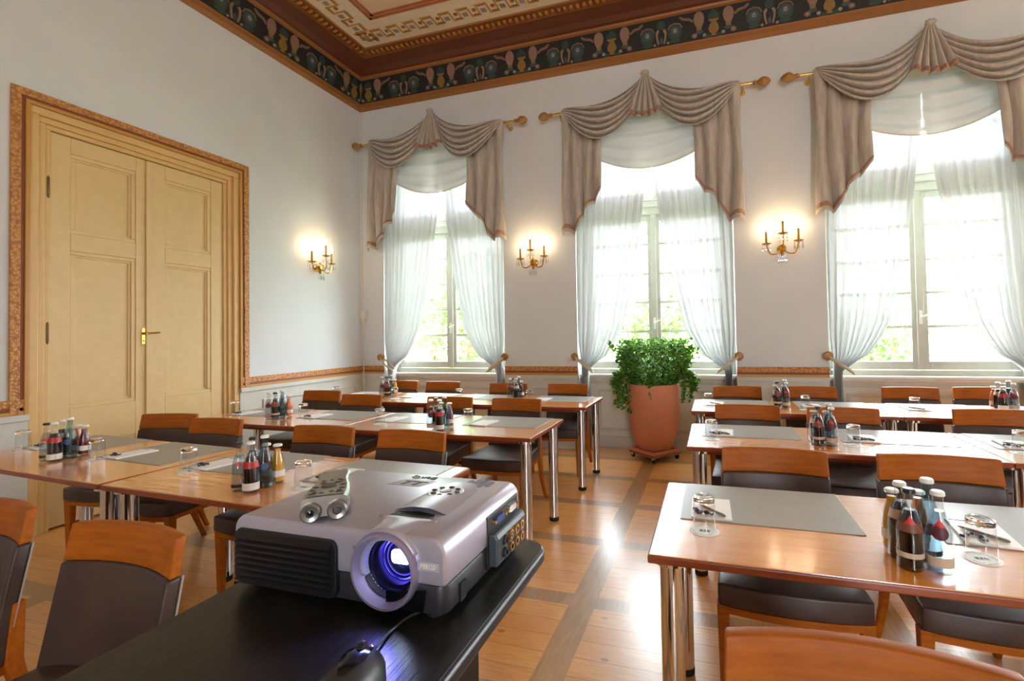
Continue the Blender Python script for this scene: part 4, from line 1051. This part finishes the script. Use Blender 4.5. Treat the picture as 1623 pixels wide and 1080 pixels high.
for (x, yy, w, d) in ((-.018, .022, .006, .0025), (.018, .022, .006, .0025), (-.006, .026, .004, .002), (.007, .031, .004, .002), (-.016, .034, .004, .002), (.017, .034, .004, .002), (-.021, .052, .005, .0035), (.020, .052, .005, .0035), (-.019, .075, .005, .0035), (.019, .078, .005, .003),
                      (-.010, .099, .006, .0025), (.011, .099, .006, .0025), (0, .093, .007, .002), (-.012, .116, .004, .003), (.012, .118, .004, .003), (0, .118, .003, .002), (.016, .110, .003, .002)):
    MB().sphere((x, yy, rtop(yy/.19)), w, d, .0018, 10, 6).build('button', 'button_grey', rm)

# ------------------------------------------------------------------ mouse and its cable
ms = thing('computer_mouse', 'dark grey corded mouse with glossy inset on the stand', 'mouse', (3.893, -4.668, SZ), .30)
def mtop(a, b):
    x = (2*a-1); y = (2*b-1); q = max(0, 1-abs(x)**2.4); p = max(0, 1-abs(y)**2.6)
    return (.033*x*(p**.5*.75+.25)*(1 if abs(y) < .999 else .6), .056*y*(q**.35*.25+.75), .002+.036*(q*p)**.55*(1-.12*y))
m = MB().grid(mtop, 22, 26).build('body', 'mouse_grey', ms, angle=3)
MB().grid(lambda a, b: (lambda p: (p[0], p[1], p[2]+.0012))(mtop(lerp(.34, .72, a), lerp(.55-.25*sin(pi*a), .93-.12*(2*a-1)**2, b))), 10, 14).build('glossy_inset', 'mouse_gloss', ms, angle=3)
MB().lathe([(.009, -.003), (.010, 0), (.009, .003)], 18, (.002, .028, .030), 'x').build('wheel', 'black_rubber', ms)
for g in (-1, 1): MB().sphere((.002+g*.003, .046, .0235), .0022, .0022, .0015, 8, 6).build('stud', 'chrome', ms)
cb = MB().tube([Matrix.Rotation(-.30, 3, 'Z') @ (Vector(p)-Vector((3.893, -4.668, SZ))) for p in bez([(3.876, -4.616, SZ+.012), (3.872, -4.600, SZ+.006), (3.866, -4.565, SZ+.003), (3.868, -4.535, SZ+.0025), (3.878, -4.512, SZ+.0025), (3.872, -4.47, SZ+.0025)], 8)], .0019, 8).build('cable', 'mouse_grey', ms)

# ------------------------------------------------------------------ planter with ivy
pc = (3.625, .30)
dl = thing('plant_dolly', 'square wooden dolly on castors under the terracotta planter', 'dolly', (pc[0], pc[1], 0), pi/4+.06)
MB().box((-.20, -.20, .055), (.20, .20, .075)).build('board', 'dolly_wood', dl, smooth=False, bevel=.004)
s = MB()
for a, b in (((-.192, -.192, .0755), (.192, -.178, .11)), ((-.192, .178, .0755), (.192, .192, .11)), ((-.192, -.178, .0755), (-.178, .178, .11)), ((.178, -.178, .0755), (.192, .178, .11))): s.box(a, b)
s.box((-.178, -.178, .0755), (.178, .178, .082)); s.build('saucer', 'terracotta', dl, smooth=False, bevel=.004)
for x in (-.168, .168):
    for y_ in (-.168, .168):
        k = MB().lathe([(.006, -.012), (.022, -.012), (.025, -.006), (.025, .006), (.022, .012), (.006, .012)], 16, (x, y_, .025), 'x').build('castor', 'black_rubber', dl)
        MB().box((x-.016, y_-.012, .03), (x+.016, y_+.012, .055)).build('fork', 'chrome', k, smooth=False)
pt = thing('potted_ivy', 'tall terracotta pot with bushy green ivy in front of the middle window', 'plant', (pc[0], pc[1], .083), 0)
MB().lathe([(0, 0), (.150, 0), (.162, .012), (.205, .08), (.245, .20), (.272, .34), (.284, .48), (.285, .58), (.280, .68), (.272, .735), (.262, .738), (.256, .70), (.256, .66), (0, .65)], 48).build('pot', 'terracotta', pt, angle=.5)
MB().lathe([(0, .668), (.255, .662)], 24).build('soil', 'soil', pt)
rr = random.Random(5)
def leaf_at(mb, p, d, size, rr):
    d = Vector(d).normalized(); s = d.cross(Vector((rr.uniform(-1, 1), rr.uniform(-1, 1), rr.uniform(-.3, 1))))
    if s.length < 1e-3: return
    s.normalize(); n = d.cross(s); p = Vector(p); L = size*rr.uniform(.7, 1.25); w = L*.42; c = n*L*.12
    mb.add([p, p+d*L*.3+s*w*.8+c, p+d*L*.62+s*w*.7, p+d*L+c, p+d*L*.62-s*w*.7, p+d*L*.3-s*w*.8+c, p+d*L*.45-c*.4], [(0, 1, 6), (1, 2, 6), (2, 3, 6), (3, 4, 6), (4, 5, 6), (5, 0, 6)])
fo = MB()
for q in range(6000):
    th = rr.uniform(0, 2*pi); v = rr.random()
    z = lerp(.68, 1.16, v**.8); R = tab((.66, .74, .9, 1.03, 1.10, 1.2), (.19, .25, .35, .41, .40, .27), z)*(1+.09*sin(3*th+1)+.08*sin(7*th)+.05*sin(11*th+17*z))
    r = R*(rr.random()**.30); p = (r*cos(th), r*sin(th)*.80, z+rr.uniform(-.03, .03)+.035*sin(5*th)+.025*sin(9*th+2))
    leaf_at(fo, p, (cos(th)*r/R+rr.uniform(-.5, .5), sin(th)*r/R+rr.uniform(-.5, .5), rr.uniform(-.3, .9)), .034, rr)
for q in range(46):                     # short shoots standing out of the mass
    th = rr.uniform(0, 2*pi); r0 = rr.uniform(.08, .38); x0, y0 = r0*cos(th), r0*sin(th)*.8
    for k in range(9): leaf_at(fo, (x0*(1+.03*k), y0*(1+.03*k), 1.12+.012*k), (rr.uniform(-1, 1), rr.uniform(-1, 1), rr.uniform(0, 1)), .034, rr)
fo.build('foliage', 'ivy_leaf', pt, smooth=False)
sprays = [(pi*1.0, .40, .62), (pi*1.06, .44, .70), (pi*1.14, .36, .56), (pi*1.22, .34, .46), (pi*.92, .45, .80), (pi*1.10, .42, .50), (0.03, .42, .70), (-.12, .42, .60), (-.3, .36, .56), (.15, .46, .78), (pi*1.5, .30, .62), (-.05, .45, .66), (pi*1.04, .38, .48)]
for th, R, zb in sprays:
    pts = bez([(.22*cos(th), .2*sin(th), .80), (R*.85*cos(th), R*.75*sin(th), .86), (R*cos(th), R*.85*sin(th), .76), (R*.95*cos(th), R*.85*sin(th), zb)], 8)
    m = MB().mat(0).tube(pts, .003, 5).mat(1)
    for i_, p in enumerate(pts[5:]):
        for _ in range(5): leaf_at(m, p+Vector((rr.uniform(-.025, .025), rr.uniform(-.025, .025), rr.uniform(-.02, .02))), (rr.uniform(-1, 1), rr.uniform(-1, .6), rr.uniform(-.9, .3)), .042, rr)
    m.build('trailing_stem', ['bark', 'ivy_leaf'], pt, smooth=False)
m = MB().mat(0).tube(bez([(-.25, -.02, 1.0), (-.37, -.04, 1.08), (-.45, -.05, 1.15)], 6), .003, 5).mat(1)
for p in ((-.40, -.05, 1.10), (-.44, -.05, 1.15), (-.46, -.05, 1.17), (-.43, -.04, 1.13)): leaf_at(m, p, (-1, 0, .3), .05, rr); leaf_at(m, p, (-.3, 0, 1), .045, rr)
m.build('trailing_stem', ['bark', 'ivy_leaf'], pt, smooth=False)

# ------------------------------------------------------------------ garden outside
struct('ground', MB().box((-40, YN+.6, -.9), (45, 60, -.7)), 'lawn', smooth=False)
def tree(x, y, h, R, n, label, seed):
    rr = random.Random(seed); t = thing('garden_tree', label, 'tree', (x, y, -.7), 0, 'garden trees')
    m = MB().tube(bez([(0, 0, 0), (.05, 0, h*.4), (0, .05, h*.8)], 6), [.14]*6+[.10]*6+[.06], 8).build('trunk', 'bark', t)
    f = MB()
    for q in range(n):
        a, b = rr.uniform(0, 2*pi), rr.uniform(-1, 1); r = rr.random()**.35; s = math.sqrt(1-b*b)
        lump = 1+.22*sin(3*a+seed)+.18*sin(5*b+seed*2)
        p = (R*r*s*cos(a)*lump, R*r*s*sin(a)*lump, h*.62+h*.40*r*b*lump)
        leaf_at(f, p, (rr.uniform(-1, 1), rr.uniform(-1, 1), rr.uniform(-.8, .5)), .20, rr)
    f.build('crown', 'tree_leaf', t, smooth=False)
tree(-3.6, 9.5, 5.2, 1.9, 2600, 'pale leafy tree outside the corner window', 3)
tree(-6.6, 12.0, 4.6, 2.2, 2200, 'second leafy tree behind the curtain of the corner window', 8)
tree(2.55, 11.0, 3.4, 1.5, 1700, 'bushy tree outside, behind the potted ivy', 5)
tree(9.2, 13.0, 2.7, 1.7, 1300, 'faint shrub outside the far window', 9)
